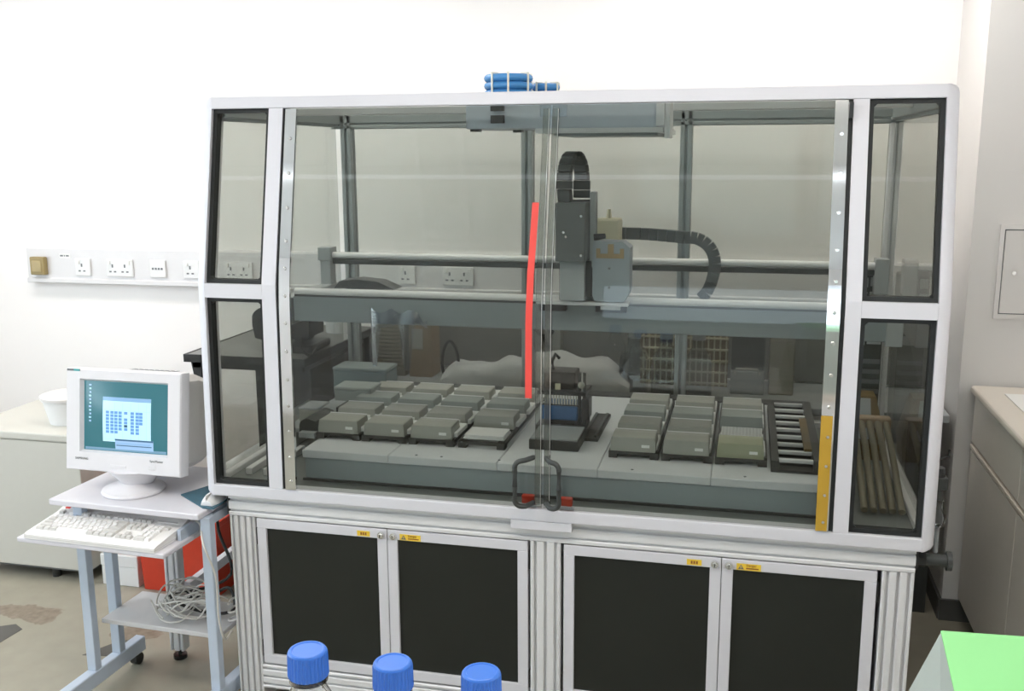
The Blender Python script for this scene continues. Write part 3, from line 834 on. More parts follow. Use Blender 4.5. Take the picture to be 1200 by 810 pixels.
obj('foot_plate', B(.93, YG - .075, 1.300, 1.225, YG - .02, 1.312, bev=.002), M['alu2'], cg)
for x0, x1 in ((.93, 1.02), (1.115, 1.215)): obj('bearing', B(x0, YG - .03, 1.272, x1, YG - .002, 1.300, bev=.003), M['black'], cg)
obj('gripped_tab', B(1.132, YG - .034, 1.282, 1.196, YG - .030, 1.300), M['white'], cg)
obj('cable_knob', MB().cyl((1.115, .43, 1.515), (1.150, .43, 1.520), .011, .008, n=14), M['black'], cg, smooth=True)
# vertical chain: an arch of links above the carriage
ch = MB()
def link_chain(pts, wid, th, axis='x'):
    """separate box links along a path in the given plane"""
    mbs = []
    for a, b in zip(pts, pts[1:]):
        a, b = Vector(a), Vector(b); d = b - a
        mb = MB()
        q = d.to_track_quat('Y', 'Z').to_matrix().to_4x4()
        mt_ = Matrix.Translation((a + b) / 2) @ q
        mb.box(-wid / 2, -d.length * .47, -th / 2, wid / 2, d.length * .47, th / 2, bev=.0015, rot=None)
        bmesh.ops.transform(mb.bm, matrix=mt_, verts=mb.bm.verts)
        mbs.append(mb)
    return mbs
arch = [(1.028, .40 , 1.625), (1.028, .395, 1.665)] + [(1.028 , .43 - .035 * math.cos(t) , 1.69 + .082 * math.sin(t)) for t in [PI * i / 10 for i in range(11)]] + [(1.028, .465, 1.66), (1.028, .465, 1.635)]
arch = [(1.026 + (p[1] - .395) * .62, p[1], p[2]) for p in arch]
for mb in link_chain(arch, .052, .016):
    obj('chain_link', mb, M['blackmetal'], cg)
# horizontal chain to the right
CHX = .02
hc = thing('cable_chain', 'dark cable chain curving from the carriage down to the rear rail', 'cable chain', (1.4, .8, 1.4))
pts = [(1.11 + .03 * k, .80, 1.500 - .0002 * k * k) for k in range(9)]
cx, cz = 1.37, 1.405
pts += [(1.37 + .085 * math.sin(t), .80, 1.40 + .088 * math.cos(t)) for t in [PI / 2 * i / 6 for i in range(0, 7)]]
pts += [(1.453, .80, 1.37), (1.445, .80, 1.335), (1.430, .80, 1.30), (1.41, .80, 1.28)]
pts = [(x + (CHX if x > 1.2 else 0), y, z) for x, y, z in pts]
for a, b in zip(pts, pts[1:]):
    a, b = Vector(a), Vector(b); d = (b - a); n_ = Vector((d.z, 0, -d.x)).normalized() * .020
    e = d * .03
    mb = MB().loft([[(p.x, y, p.z) for p in (a + e - n_, b - e - n_, b - e + n_, a + e + n_)] for y in (.79, .825)])
    obj('chain_link', mb, M['chaingrey'], hc)
yb = thing('reservoir', 'pale cream reservoir standing behind the robot carriage', 'reservoir', (1.12, .70, 1.42))
obj('body', B(1.075, .70, 1.395, 1.160, .78, 1.555, bev=.008, seg=2), M['cream'], yb)
obj('neck', MB().cyl((1.118, .74, 1.555), (1.118, .74, 1.585), .010, .006, n=14), M['cream'], yb, smooth=True)
obj('stand', B(1.09, .715, 1.385, 1.145, .87, 1.395), M['grey'], yb)
# reflection in the door glass, built as a clear bag on the beam
bgd = thing('bag_reflection', 'clear bag shape copying a reflection before the left part of the gantry beam', 'bag', (.40, .47, 1.20))
mb = MB(); rings = []
for i in range(13):
    t = i / 12
    x = .345 + .20 * t
    ztop = 1.262 - .018 * abs(math.sin(t * 9)) - (.03 if t > .9 else 0)
    zb = 1.205 - .010 * math.sin(t * 7)
    if t < .14: zb = 1.06
    if .55 < t < .72: zb = 1.05
    y = YG - .012 - .008 * math.sin(t * 14)
    rings.append([(x, y, zb), (x, y - .010, (zb + ztop) / 2), (x, y, ztop), (x, y + .004, ztop), (x, y + .003, (zb + ztop) / 2), (x, y + .004, zb)])
mb.loft(rings)
obj('film', mb, M['bagreflection'], bgd, smooth=True)

# right hand compartment: pane reflections built as tubes, amber taper and dark rack
hz = thing('tube_reflection', 'pale slanted tubes copying a reflection in the lower right pane', 'hoses', (1.96, .4, .77))
for k in range(5):
    x = 1.930 + k * .025
    obj('hose', MB().tube([(x, .60, ZD + .06), (x, .45, ZD + .025), (x, .30, ZD - .03), (x, .16, .785)], .010, 10), M['pipe'], hz, smooth=True)
obj('clamp', B(1.91, .585, ZD + .04, 2.046, .625, ZD + .075, bev=.004), M['brown'], hz)
ho = thing('hopper_reflection', 'amber taper with a grey front copying a reflection in the lower right pane', 'hopper_reflection', (1.97, .66, 1.02))
hp = lambda z, w, d: [(1.975 - w, .74 - d, z), (1.975 + w, .74 - d, z), (1.975 + w, .74 + d, z), (1.975 - w, .74 + d, z)]
obj('body', MB().loft([hp(.775, .06, .06), hp(.85, .068, .07), hp(.985, .035, .045)]), M['orange'], ho)
obj('front_plate', MB().loft([[(1.950, .665, .85), (2.000, .665, .85), (2.000, .67, .85), (1.950, .67, .85)], [(1.958, .69, .98), (1.992, .69, .98), (1.992, .695, .98), (1.958, .695, .98)]]), M['grey'], ho)
ir = thing('rack_reflection', 'dark slotted rack shape copying a reflection in the lower right pane', 'rack', (1.99, .92, .775))
obj('frame', B(1.955, .90, .775, 2.043, 1.04, 1.36, bev=.003), M['blackmetal'], ir)
for k in range(5):
    z = 1.12 + k * .05
    obj('module', B(1.960, .892, z, 1.985, .90, z + .032), M['grey'], ir)
    obj('module', B(1.993, .892, z + .004, 2.038, .90, z + .034), M['boxgrey'] if k % 2 else M['grey'], ir)
for k in range(4): obj('slot', B(1.960, .893, .95 + k * .035, 2.04, .90, .965 + k * .035), M['ink'], ir)

# regulator, pipe and hook on the right flank of the machine
rg = thing('air_regulator', 'air filter regulator with a clear bowl on the right flank of the enclosure', 'regulator', (2.12, .2, .8))
obj('mount', B(2.088, .19, .85, 2.108, .23, .92), M['blackmetal'], rg)
obj('body', B(2.104, .18, .850, 2.148, .22, .885, bev=.003), M['blackmetal'], rg)
obj('knob', MB().cyl((2.126, .20, .885), (2.126, .20, .910), .016, .014, n=16), M['black'], rg, smooth=True)
obj('collar', MB().cyl((2.126, .20, .815), (2.126, .20, .850), .015, n=16), M['blackmetal'], rg, smooth=True)
obj('bowl', MB().lathe((2.132, .20, .735), [(.004, 0), (.016, .004), (.021, .018), (.021, .04), (.014, .05), (.014, .08)], 20), M['clear'], rg, smooth=True)
obj('drain', MB().cyl((2.132, .20, .66), (2.132, .20, .735), .006, n=10), M['grey'], rg, smooth=True)
tag(obj('steel_hook', MB().tube([(2.090, .2, .925), (2.11, .2, .928), (2.142, .2, .942), (2.1475, .2, .946), (2.148, .2, .965)], .003, 8), M['black'], smooth=True), 'thin black hook sticking out of the right flank', 'hook')
pp = thing('pipe_stub', 'short dark pipe with a flange at the right end of the base beam', 'pipe', (2.1, .07, .69))
obj('pipe', MB().cyl((2.058, .066, .690), (2.135, .066, .690), .017, n=18), M['blackmetal'], pp, smooth=True)
obj('flange', MB().cyl((2.135, .066, .690), (2.148, .066, .690), .026, n=18), M['blackmetal'], pp, smooth=True)
obj('nut', MB().cyl((2.060, .066, .690), (2.082, .066, .690), .022, n=6), M['black'], pp)

# ------------------------------------------------------------------ bench behind the machine
rb = thing('rear_bench', 'grey laboratory bench along the back wall behind the enclosure', 'bench', (1.0, 1.45, 0))
obj('worktop', B(-.02, 1.215, .775, 2.34, 1.645, .805, bev=.003), M['grey'], rb)
for x in (.0, 1.1, 2.26): obj('leg', B(x, 1.24, 0, x + .05, 1.29, .775), M['blackmetal'], rb)
for x in (.0, 1.1, 2.26): obj('leg', B(x, 1.58, 0, x + .05, 1.63, .775), M['blackmetal'], rb)
tag(obj('back_board', B(-.02, 1.680, .806, 2.34, 1.690, 1.13), mat('backboard_grey', (.20, .20, .19), .6)), 'dark grey board fixed to the wall above the rear bench', 'board')
ZR = .805
lv = thing('louvred_unit', 'brownish louvred unit on the rear bench left of the cable loop', 'unit', (.05, 1.45, ZR))
obj('case', B(-.005, 1.42, ZR, .130, 1.56, 1.09, bev=.003), mat('louvre_case', (.24, .22, .18), .5), lv)
for k in range(14): obj('louvre', B(.003, 1.408, ZR + .035 + k * .017, .122, 1.421, ZR + .044 + k * .017), mat('louvre_slat', (.32, .29, .23), .5) if k == 0 else bpy.data.materials['louvre_slat'], lv)
cb = thing('cardboard_box', 'brown cardboard box beside the louvred unit on the rear bench', 'box', (.2, 1.45, ZR))
obj('carton', B(.150, 1.42, ZR, .255, 1.54, 1.06, bev=.002), M['brown'], cb)
obj('label', B(.165, 1.418, .93, .215, 1.42, 1.02), M['boxgrey'], cb)
lc = tag(obj('cable_loop', MB().tube([(.360 + .036 * math.sin(t) * (1 if t < PI else 1), 1.35 + .01 * math.sin(2 * t), .90 - .085 * math.cos(t)) for t in [2 * PI * i / 28 - PI * .0 for i in range(27)]], .007, 8), M['black'], smooth=True), 'upright black cable loop standing on the rear bench', 'cable')
sk = thing('plastic_sack', 'long pale crumpled plastic sack lying on the rear bench', 'sack', (.72, 1.36, ZR))
mb = MB(); rings = []
for i in range(33):
    t = i / 32
    x = .335 + .80 * t
    h = .088 + .050 * t + .010 * math.sin(t * 19 + 1) + .006 * math.sin(t * 41)
    h += .045 * (math.exp(-((t - .55) / .10) ** 2) + .3 * math.exp(-((t - .86) / .06) ** 2))
    h *= min(1, 8 * t + .45, 6 * (1 - t) + .3)
    d = .085 + .012 * math.sin(t * 11)
    rings.append([(x, 1.36 - d * math.cos(a) * (1 + .06 * math.sin(a * 5 + t * 20)), ZR + .001 + h * max(0, math.sin(a)) ** .6 * (1 + .05 * math.sin(a * 6 + t * 25))) for a in [PI * k / 10 for k in range(11)]])
mb.loft(rings)
obj('sack', mb, M['bag'], sk, smooth=True)
obj('paper_tag', B(.80, 1.272, .862, .835, 1.276, .872), M['white2'], sk)
ct = thing('valve_cluster', 'small dark valve cluster on the wall board above the sack', 'valve', (.72, 1.63, .98))
obj('stem', MB().tube([(.68, 1.60, 1.06), (.685, 1.60, 1.0), (.72, 1.60, .97), (.735, 1.60, .92)], .010), M['black'], ct, smooth=True)
obj('handle', B(.66, 1.585, 1.02, .70, 1.60, 1.035), M['black'], ct)
obj('plug', MB().cyl((.755, 1.60, 1.0), (.755, 1.575, 1.0), .014, n=12), M['black'], ct)
obj('backing', B(.655, 1.61, .90, .79, 1.679, 1.10), mat('backing_plate', (.30, .30, .28), .6), ct)
# grid rack, and three clear bottles built from reflections in the glass
gr = thing('wire_rack', 'cream grid rack standing behind the reflected bottle shapes on the rear bench', 'rack', (1.33, 1.5, ZR))
for i in range(15): obj('upright_bar', B(1.165 + i * .0245, 1.500, ZR, 1.172 + i * .0245, 1.506, 1.06), M['cream'], gr)
for j in range(6): obj('cross_bar', B(1.155, 1.494, ZR + .01 + j * .048, 1.52, 1.500, ZR + .018 + j * .048), M['cream'], gr)
obj('back_sheet', B(1.155, 1.508, ZR, 1.52, 1.512, 1.06), M['brown'], gr)
for i, x in enumerate((1.145, 1.275, 1.405)):
    t = thing('bottle_reflection', ['left clear bottle shape copying a reflection in the glass', 'middle clear bottle shape copying a reflection in the glass', 'right clear bottle shape copying a reflection in the glass'][i], 'bottle', (x, 1.36, ZR), 0, 'bottle reflections on the rear bench')
    pr = [(.055, 0), (.055, .13), (.050, .155), (.024, .195), (.024, .225)]
    q = lambda r, z: [(x - r, 1.36 - r * .8, ZR + z), (x + r, 1.36 - r * .8, ZR + z), (x + r, 1.36 + r * .8, ZR + z), (x - r, 1.36 + r * .8, ZR + z)]
    obj('body', MB().loft([q(r, z) for r, z in pr]), M['clear'], t)
    obj('cap', MB().cyl((x, 1.36, ZR + .225), (x, 1.36, ZR + .25), .027, n=18), M['grey'], t, smooth=True)
db = thing('dark_case', 'dark case with an open front on the rear bench right of the reflected bottle shapes', 'case', (1.62, 1.45, ZR))
obj('shell', MB().box(1.535, 1.40, ZR + .10, 1.665, 1.56, 1.075), mat('case_dark', (.05, .06, .06), .5), db)
obj('shelf', B(1.533, 1.39, ZR, 1.667, 1.56, ZR + .095, bev=.003), mat('case_grey', (.30, .32, .33), .5), db)
obj('handle', MB().tube([(1.55, 1.385, ZR + .085), (1.555, 1.375, ZR + .108), (1.64, 1.375, ZR + .108), (1.645, 1.385, ZR + .085)], .005), M['boxgrey'], db)
pc = thing('carton', 'pale upright carton at the right end of the rear bench', 'carton', (1.73, 1.45, ZR))
obj('body', B(1.685, 1.41, ZR, 1.782, 1.55, 1.065, bev=.003), mat('pale_card', (.29, .27, .22), .6), pc)
obj('lid', B(1.684, 1.408, 1.02, 1.783, 1.552, 1.067, bev=.003), mat('pale_card_lid', (.34, .31, .26), .6), pc)

# ------------------------------------------------------------------ black table left of the machine
tb = thing('black_table', 'black edged instrument table standing left of the enclosure', 'table', (-.3, 1.1, 0))
obj('tabletop', B(-.56, .80, .975, -.06, 1.55, .999, bev=.002), mat('table_grey', (.20, .205, .20), .5), tb)
obj('edge_band', MB().box(-.568, .792, .970, -.052, .800, 1.001).box(-.568, .800, .970, -.56, 1.55, 1.001).box(-.06, .80, .970, -.052, 1.55, 1.001), M['black'], tb)
obj('apron', B(-.54, .81, .945, -.07, .83, .975), M['black'], tb)
obj('bracket', MB().prism_y([(-.548, .970), (-.505, .970), (-.505, .845), (-.525, .845)], .81, .85), M['black'], tb)
for x, y in ((-.275, .82), (-.10, 1.46), (-.55, 1.46)): obj('leg', B(x, y, 0, x + .05, y + .05, .975), M['black'], tb)
obj('lower_shelf', B(-.225, .84, .72, -.07, 1.43, .74), M['shelf'], tb)
obj('back_panel', B(-.56, 1.44, .08, -.07, 1.455, .965), mat('added_dark_back', (.055, .053, .05), .6), tb)  # added sheet that darkens the view under the table
obj('side_panel', B(-.07, .86, .08, -.060, 1.43, .945), mat('added_dark_side', (.08, .08, .075), .6), tb)  # also added, to keep the space below the tabletop dark
bi = thing('black_instrument', 'bulky black instrument with a cable standing on the black table', 'instrument', (-.2, .95, 1.0))
obj('base', B(-.27, .90, 1.0, -.075, 1.10, 1.03, bev=.006), M['black'], bi)
pr = [(-.31, 1.11), (-.30, 1.06), (-.26, 1.05), (-.07, 1.07), (-.068, 1.165)] + [(-.20 + .11 * math.cos(t), 1.14 + .055 * math.sin(t)) for t in [PI * .3 + PI * .65 * i / 7 for i in range(8)]]
obj('head', MB().prism_y(pr, .88, 1.02), M['black'], bi)
obj('column', B(-.20, 1.02, 1.03, -.14, 1.08, 1.15), M['black'], bi)
wire('cable', [(-.10, .88, 1.07), (-.095, .86, 1.03), (-.06, .86, 1.002), (-.05, .90, 1.03)], .004, M['black'], bi)
pt = thing('paper_roll', 'white paper roll standing behind the left part of the gantry', 'roll', (-.16, 1.40, 1.0))
obj('roll', MB().lathe((-.162, 1.40, 1.0), [(.018, 0), (.062, 0), (.062, .13), (.020, .13), (.018, .11)], 28), mat('roll_paper', (.55, .56, .56), .7), pt, smooth=True)
obj('core', MB().lathe((-.162, 1.40, 1.0), [(.014, 0), (.0175, 0), (.0175, .131), (.014, .131)], 20), M['brown'], pt, smooth=True)

# aluminium stand left of the machine
al = thing('aluminium_stand', 'low aluminium profile stand with a levelling foot behind the computer cart', 'stand', (-.33, .26, 0))
xs, ys = -.345, .262
obj('upright', MB().prism_z([(xs - .027 + a, ys + b) for a, b in fluted(.054, .04, 2, .009, .010)], .035, .60), M['alu2'], al)
obj('levelling_foot', MB().cyl((xs, ys + .02, 0), (xs, ys + .02, .014), .024).cyl((xs, ys + .02, .014), (xs, ys + .02, .036), .008), M['black'], al)
obj('depth_rail', MB().box(xs + .03, .29, .262, xs + .055, 1.04, .287).box(xs + .032, .29, .250, xs + .052, 1.04, .262), M['cart'], al)
obj('upright', B(xs - .027, 1.0, .0, xs + .027, 1.04, .60), M['alu2'], al)
obj('top_rail', B(xs - .02, .302, .56, xs + .02, 1.0, .595), M['alu2'], al)

rc = thing('red_crate', 'red plastic crate on the floor behind the computer cart', 'crate', (-.6, .9, 0))
q = lambda z, k: [(-.80 - k, .76 - k, z), (-.46 + k, .76 - k, z), (-.46 + k, 1.08 + k, z), (-.80 - k, 1.08 + k, z)]
obj('body', MB().loft([q(.002, 0), q(.30, .012)]), M['red'], rc)
obj('rim', B(-.82, .740, .30, -.44, 1.10, .325, bev=.003), M['red'], rc)
wb = thing('white_carton', 'low white box on the floor beside the red crate', 'box', (-.92, .85, 0))
obj('body', B(-1.005, .77, 0, -.835, 1.0, .085, bev=.002), M['white'], wb)
obj('lid', B(-1.008, .767, .085, -.832, 1.003, .135, bev=.003), M['white'], wb)

# grey cabinet and bucket on the left
gc = thing('floor_cabinet', 'low pale grey cabinet on feet at the left edge', 'cabinet', (-1.34, 1.1, 0))
obj('body', B(-1.62, .755, .055, -1.055, 1.5, .612, bev=.003), M['cabinet'], gc)
obj('top', B(-1.63, .748, .615, -1.048, 1.505, .648, bev=.006, seg=2), M['cabinet'], gc)
obj('plinth', B(-1.60, .775, .04, -1.075, 1.48, .055), M['ink'], gc)
for x in (-1.57, -1.25, -1.10):
    for y in (.80, 1.42): obj('foot', MB().cyl((x, y, 0), (x, y, .04), .018, n=14), M['black'], gc, smooth=True)
bk = thing('white_tub', 'round white tub with a lid on the grey cabinet behind the monitor', 'tub', (-1.225, .95, .648))
obj('tub', MB().lathe((-1.225, .95, .648), [(.085, 0), (.108, .098), (.112, .100), (.112, .110), (.10, .110)], 32), M['white'], bk, smooth=True)
obj('lid', MB().lathe((-1.225, .95, .755), [(.10, 0), (.118, .001), (.118, .012), (.104, .017), (.09, .013)], 32), M['beige'], bk, smooth=True)

# ------------------------------------------------------------------ computer cart
CA = math.radians(-2.6)
ca = thing('computer_cart', 'pale blue steel computer cart with three shelves left of the machine', 'cart', (-.285, -.06, 0), CA)
L = dict(local=True)
obj('top_shelf', B(-.278, 0, .676, .268, .42, .696, bev=.003), M['cart'], ca, **L)
for x in (-.215, .252):
    for y in (.03, .155) if x < 0 else (.03,): obj('upright', B(x, y, .094, x + .034, y + .03, .676, bev=.002), M['cartmetal'], ca, **L)
    obj('foot_bar', B(x - .002, -.16, .042, x + .036, .29, .094, bev=.003), M['cartmetal'], ca, **L)
    for y in (-.13, .26):
        c = MB(); c.cyl((x + .004, y, .021), (x + .030, y, .021), .021, n=18)
        obj('caster', c, M['black'], ca, local=True, smooth=True)
    obj('side_rail', B(x + .008, .06, .645, x + .026, .40, .675), M['cartmetal'], ca, **L)
obj('keyboard_tray', B(-.318, -.106, .588, .212, .135, .604, bev=.003), M['cart'], ca, **L)
for x in (-.21, .19): obj('tray_rail', B(x, .0, .604, x + .012, .30, .640), M['cartmetal'], ca, **L)
obj('lower_shelf', B(-.180, .075, .246, .262, .295, .262, bev=.002), M['shelf'], ca, **L)
obj('back_panel', B(-.18, .375, .61, .25, .385, .675), M['cartmetal'], ca, **L)

# keyboard with its own keys
kb = thing('keyboard', 'white computer keyboard on the pull out tray of the cart', 'keyboard', (-.575, -.155, .6045), CA)
obj('case', MB().prism_x([(0, 0), (0, .014), (.012, .018), (.150, .034), (.188, .046), (.190, .044), (.190, 0)], 0, .468), M['key'], kb, **L)
obj('seam_line', B(-.0005, -.0005, .006, .4685, .1905, .0075), M['keygrey'], kb, **L)
U = .0187
rows = [(0, [(0, 1)] + [(2 + k, 1) for k in range(4)] + [(6.5 + k, 1) for k in range(4)] + [(11 + k, 1) for k in range(4)] + [(15.5 + k, 1) for k in range(3)]),
        (1.35, [(k, 1) for k in range(13)] + [(13, 2)] + [(15.5 + k, 1) for k in range(3)] + [(19 + k, 1) for k in range(4)]),
        (2.35, [(0, 1.5)] + [(1.5 + k, 1) for k in range(12)] + [(13.5, 1.5)] + [(15.5 + k, 1) for k in range(3)] + [(19 + k, 1) for k in range(3)]),
        (3.35, [(0, 1.75)] + [(1.75 + k, 1) for k in range(11)] + [(12.75, 2.25)] + [(19 + k, 1) for k in range(3)]),
        (4.35, [(0, 2.25)] + [(2.25 + k, 1) for k in range(10)] + [(12.25, 2.75)] + [(16.5, 1)] + [(19 + k, 1) for k in range(3)]),
        (5.35, [(0, 1.5), (1.5, 1.25), (2.75, 1.25), (4, 6), (10, 1.25), (11.25, 1.25), (12.5, 1.25), (13.75, 1.25)] + [(15.5 + k, 1) for k in range(3)] + [(19, 2), (21, 1)])]
key_me = {}
def key_mesh(wu, dark):
    k = (wu, dark)
    if k not in key_me:
        mb = MB(); w_ = wu * U - .0014; d_ = U - .0014
        mb.loft([[(0, 0, 0), (w_, 0, 0), (w_, d_, 0), (0, d_, 0)], [(.002, .0022, .008), (w_ - .002, .0022, .008), (w_ - .002, d_ - .002, .008), (.002, d_ - .002, .008)]])
        bmesh.ops.recalc_face_normals(mb.bm, faces=mb.bm.faces)
        me = bpy.data.meshes.new('key'); mb.bm.to_mesh(me); mb.bm.free()
        me.materials.append(M['keygrey'] if dark else M['key'])
        key_me[k] = me
    return key_me[k]
for ry, ks in rows:
    for kx, wu in ks:
        dark = (wu in (1.5, 1.75, 2.25, 2, 2.75, 1.25) or 15 <= kx < 18.6 or (ry == 0 and (kx == 0 or 6 < kx < 10.6)) or (kx >= 22)) and wu != 6
        o = bpy.data.objects.new('key', key_mesh(wu, dark)); add(o, kb)
        y = .138 - U * ry - (.006 if ry else 0)
        z = .0165 + max(0, y) * .116
        o.location = (.017 + kx * U, y, z); o.rotation_euler = (math.radians(6.6), 0, 0)
obj('light_strip', B(.375, .150, .0330, .445, .170, .0372), M['beige'], kb, **L)
obj('maker_mark', B(.018, .168, .036, .034, .180, .0435), M['redtape'], kb, **L)
# cord from keyboard
wpts = [(-.125, .03, .632), (-.06, .0, .638), (.002, -.085, .605), (.030, -.075, .50), (.022, -.06, .36), (.02, -.03, .27), (.0, .05, .255)]
inv = (Matrix.Translation(kb.location) @ Matrix.Rotation(CA, 4, 'Z')).inverted()
obj('cord', MB().tube(smooth_path([inv @ Vector(p) for p in wpts], 8), .0032, 8), M['cable'], kb, local=True, smooth=True)

# monitor
mo = thing('crt_monitor', 'white tube computer monitor with a teal screen on the cart', 'monitor', (-.342, .075, .697), math.radians(-.5))
MC = Matrix.Translation((0, -.045, .075)) @ Matrix.Rotation(math.radians(-8), 4, 'X')
def mon(mb):
    bmesh.ops.transform(mb.bm, matrix=MC, verts=mb.bm.verts); return mb
# local frame: x right, y depth from the bezel front, z up from the bezel bottom
W2, H = .208, .330
sx0, sx1, sz0, sz1 = -.157, .163, .060, .298
bz = MB()
out = [(-W2, 0), (W2, 0), (W2, H), (-W2, H)]; inn = [(sx0, sz0), (sx1, sz0), (sx1, sz1), (sx0, sz1)]; inn2 = [(sx0 + .007, sz0 + .007), (sx1 - .007, sz0 + .007), (sx1 - .007, sz1 - .007), (sx0 + .007, sz1 - .007)]
bz.loft([[(x * 1.0, .050, z) for x, z in out], [(x, .006, z) for x, z in out], [(x * .985, 0, H / 2 + (z - H / 2) * .98) for x, z in out], [(x, 0, z) for x, z in inn], [(x, .016, z) for x, z in inn2]], caps=False)
obj('bezel', mon(bz), M['casing'], mo, **L)
bd = MB()
def ring(y, w_, z0, z1, c=.02): return [(-w_ + c, y, z0), (w_ - c, y, z0), (w_, y, z0 + c), (w_, y, z1 - c), (w_ - c, y, z1), (-w_ + c, y, z1), (-w_, y, z1 - c), (-w_, y, z0 + c)]
bd.loft([ring(.049, .196, .012, .320), ring(.13, .194, .014, .318), ring(.20, .185, .02, .300), ring(.33, .150, .04, .255), ring(.385, .130, .05, .235), ring(.39, .120, .06, .225)])
obj('casing', mon(bd), M['beige'], mo, **L)
for k in range(9):
    obj('vent_slot', mon(MB().box(.150 - .0 , .22 + .013 * k, .10, .19 - .0032 * k, .226 + .013 * k, .20)) if False else mon(MB().box(-.09 + .02 * k, .15, .3175, -.08 + .02 * k, .20, .3186)), M['ink'], mo, **L)
# the lit screen, slightly bulged, with its windows
teal = emit_mat('screen_teal', (.035, .145, .175), 1.0)
NX, NY = 8, 6
scr = MB(); vs = {}
def bulge(u, v): return .013 - .006 * (1 - (2 * u - 1) ** 2) * (1 - (2 * v - 1) ** 2)
for i in range(NX + 1):
    for j in range(NY + 1):
        u, v = i / NX, j / NY
        vs[i, j] = scr.bm.verts.new((inn2[0][0] - .002 + u * (inn2[1][0] - inn2[0][0] + .004), bulge(u, v) + .002, inn2[0][1] - .002 + v * (inn2[2][1] - inn2[0][1] + .004)))
for i in range(NX):
    for j in range(NY): scr.bm.faces.new((vs[i, j], vs[i + 1, j], vs[i + 1, j + 1], vs[i, j + 1]))
scr_o = obj('screen', mon(scr), teal, mo, local=True, smooth=True)
def scr_rect(name, u0, v0, u1, v1, mt_, lift=.0006):
    X = lambda u: inn2[0][0] + u * (inn2[1][0] - inn2[0][0]); Z = lambda v: inn2[0][1] + (1 - v) * (inn2[2][1] - inn2[0][1])
    n = 5 if (u1 - u0) > .2 or (v1 - v0) > .2 else 1
    g_ = MB(); q_ = {}
    for a in range(n + 1):
        for b in range(n + 1):
            u, v = u0 + (u1 - u0) * a / n, v0 + (v1 - v0) * b / n
            q_[a, b] = g_.bm.verts.new((X(u), bulge(u, 1 - v) + .002 - .0011 - lift, Z(v)))
    for a in range(n):
        for b in range(n): g_.bm.faces.new((q_[a, b], q_[a + 1, b], q_[a + 1, b + 1], q_[a, b + 1]))
    return obj(name, mon(g_), mt_, scr_o, **L)
e_win = emit_mat('screen_window', (.48, .80, .92), 1.0); e_bar = emit_mat('screen_titlebar', (.22, .40, .62), 1.0)
e_blue = emit_mat('screen_blue', (.13, .30, .62), 1.0); e_pale = emit_mat('screen_dialog', (.30, .47, .70), 1.0)
e_dark = emit_mat('screen_dark', (.05, .12, .22), 1.0); e_line = emit_mat('screen_line', (.35, .62, .75), 1.0)
scr_rect('program_window', .235, .215, .805, .86, e_win)
scr_rect('title_bar', .235, .215, .805, .27, e_bar, .0012)
scr_rect('task_bar', .02, .955, .98, .992, emit_mat('screen_taskbar', (.16, .30, .42), 1.0), .0008)
for gx in (.38, .475, .57, .665, .755): scr_rect('grid_line', gx, .29, gx + .003, .84, e_line, .0012)
for gz in (.40, .82): scr_rect('grid_line', .255, gz, .79, gz + .004, e_line, .0012)
for ci, cu_ in enumerate((.275, .330, .378, .428, .495, .572, .630, .672)):
    for k in range(7):
        if (ci == 3 and k == 6) or (ci == 7 and k > 3): continue
        v = .415 + k * .047 + (.0 if ci != 4 else 0)
        if ci == 4 and k in (1, 6): continue
        scr_rect('plate_icon', cu_, v, cu_ + .040, v + .039, e_dark if (ci == 4 and k == 4) else e_blue, .0013)
scr_rect('dialog', .385, .815, .835, .965, e_pale, .0016)
scr_rect('dialog_bar', .385, .815, .835, .838, e_dark, .0022)
scr_rect('dialog_bar', .400, .900, .815, .913, e_dark, .0022)
scr_rect('dialog_bar', .400, .872, .80, .885, e_bar, .0022)
for k in range(11):
    scr_rect('desktop_icon', .060 + .004 * (k % 3), .045 + k * .052, .090, .070 + k * .052, e_line if k % 2 else e_pale, .0006)
bt = lambda *a, **k: mon(MB().box(*a, **k))
obj('power_button', bt(.096, -.003, .018, .122, .001, .032, bev=.002), M['casing'], mo, **L)
obj('control_flap', bt(-.045, -.002, .014, .015, .001, .026, bev=.002), M['casing'], mo, **L)
def mtext(body, size, x, z, mt_):
    o = text(body, size, (0, 0, 0), mo, mt_, extr=.0003)
    o.matrix_local = MC @ Matrix.Translation((x, -.0006, z)) @ Matrix.Rotation(PI / 2, 4, 'X')
    return o
mtext('SAMSUNG', .0105, -.172, .036, M['ink'])
mtext('SyncMaster', .0105, .100, .043, M['ink'])
obj('corner_sticker', bt(-.203, -.001, .322, -.155, .0, .329), M['ink'], mo, **L)
obj('green_sticker', bt(-.178, -.0015, .322, -.157, -.0005, .329), M['tealink'], mo, **L)
obj('stand_neck', MB().lathe((.005, .03, .024), [(.050, 0), (.062, .018), (.085, .042), (.095, .055)], 32), M['casing'], mo, local=True, smooth=True)
sb_ = MB().lathe((.0, .0, 0), [(.098, 0), (.100, .005), (.097, .012), (.055, .024), (.045, .030)], 40)
for v in sb_.bm.verts: v.co.x = v.co.x * 1.0 + .0; v.co.y = v.co.y * 1.0 + .01
obj('stand_base', sb_, M['casing'], mo, local=True, smooth=True)

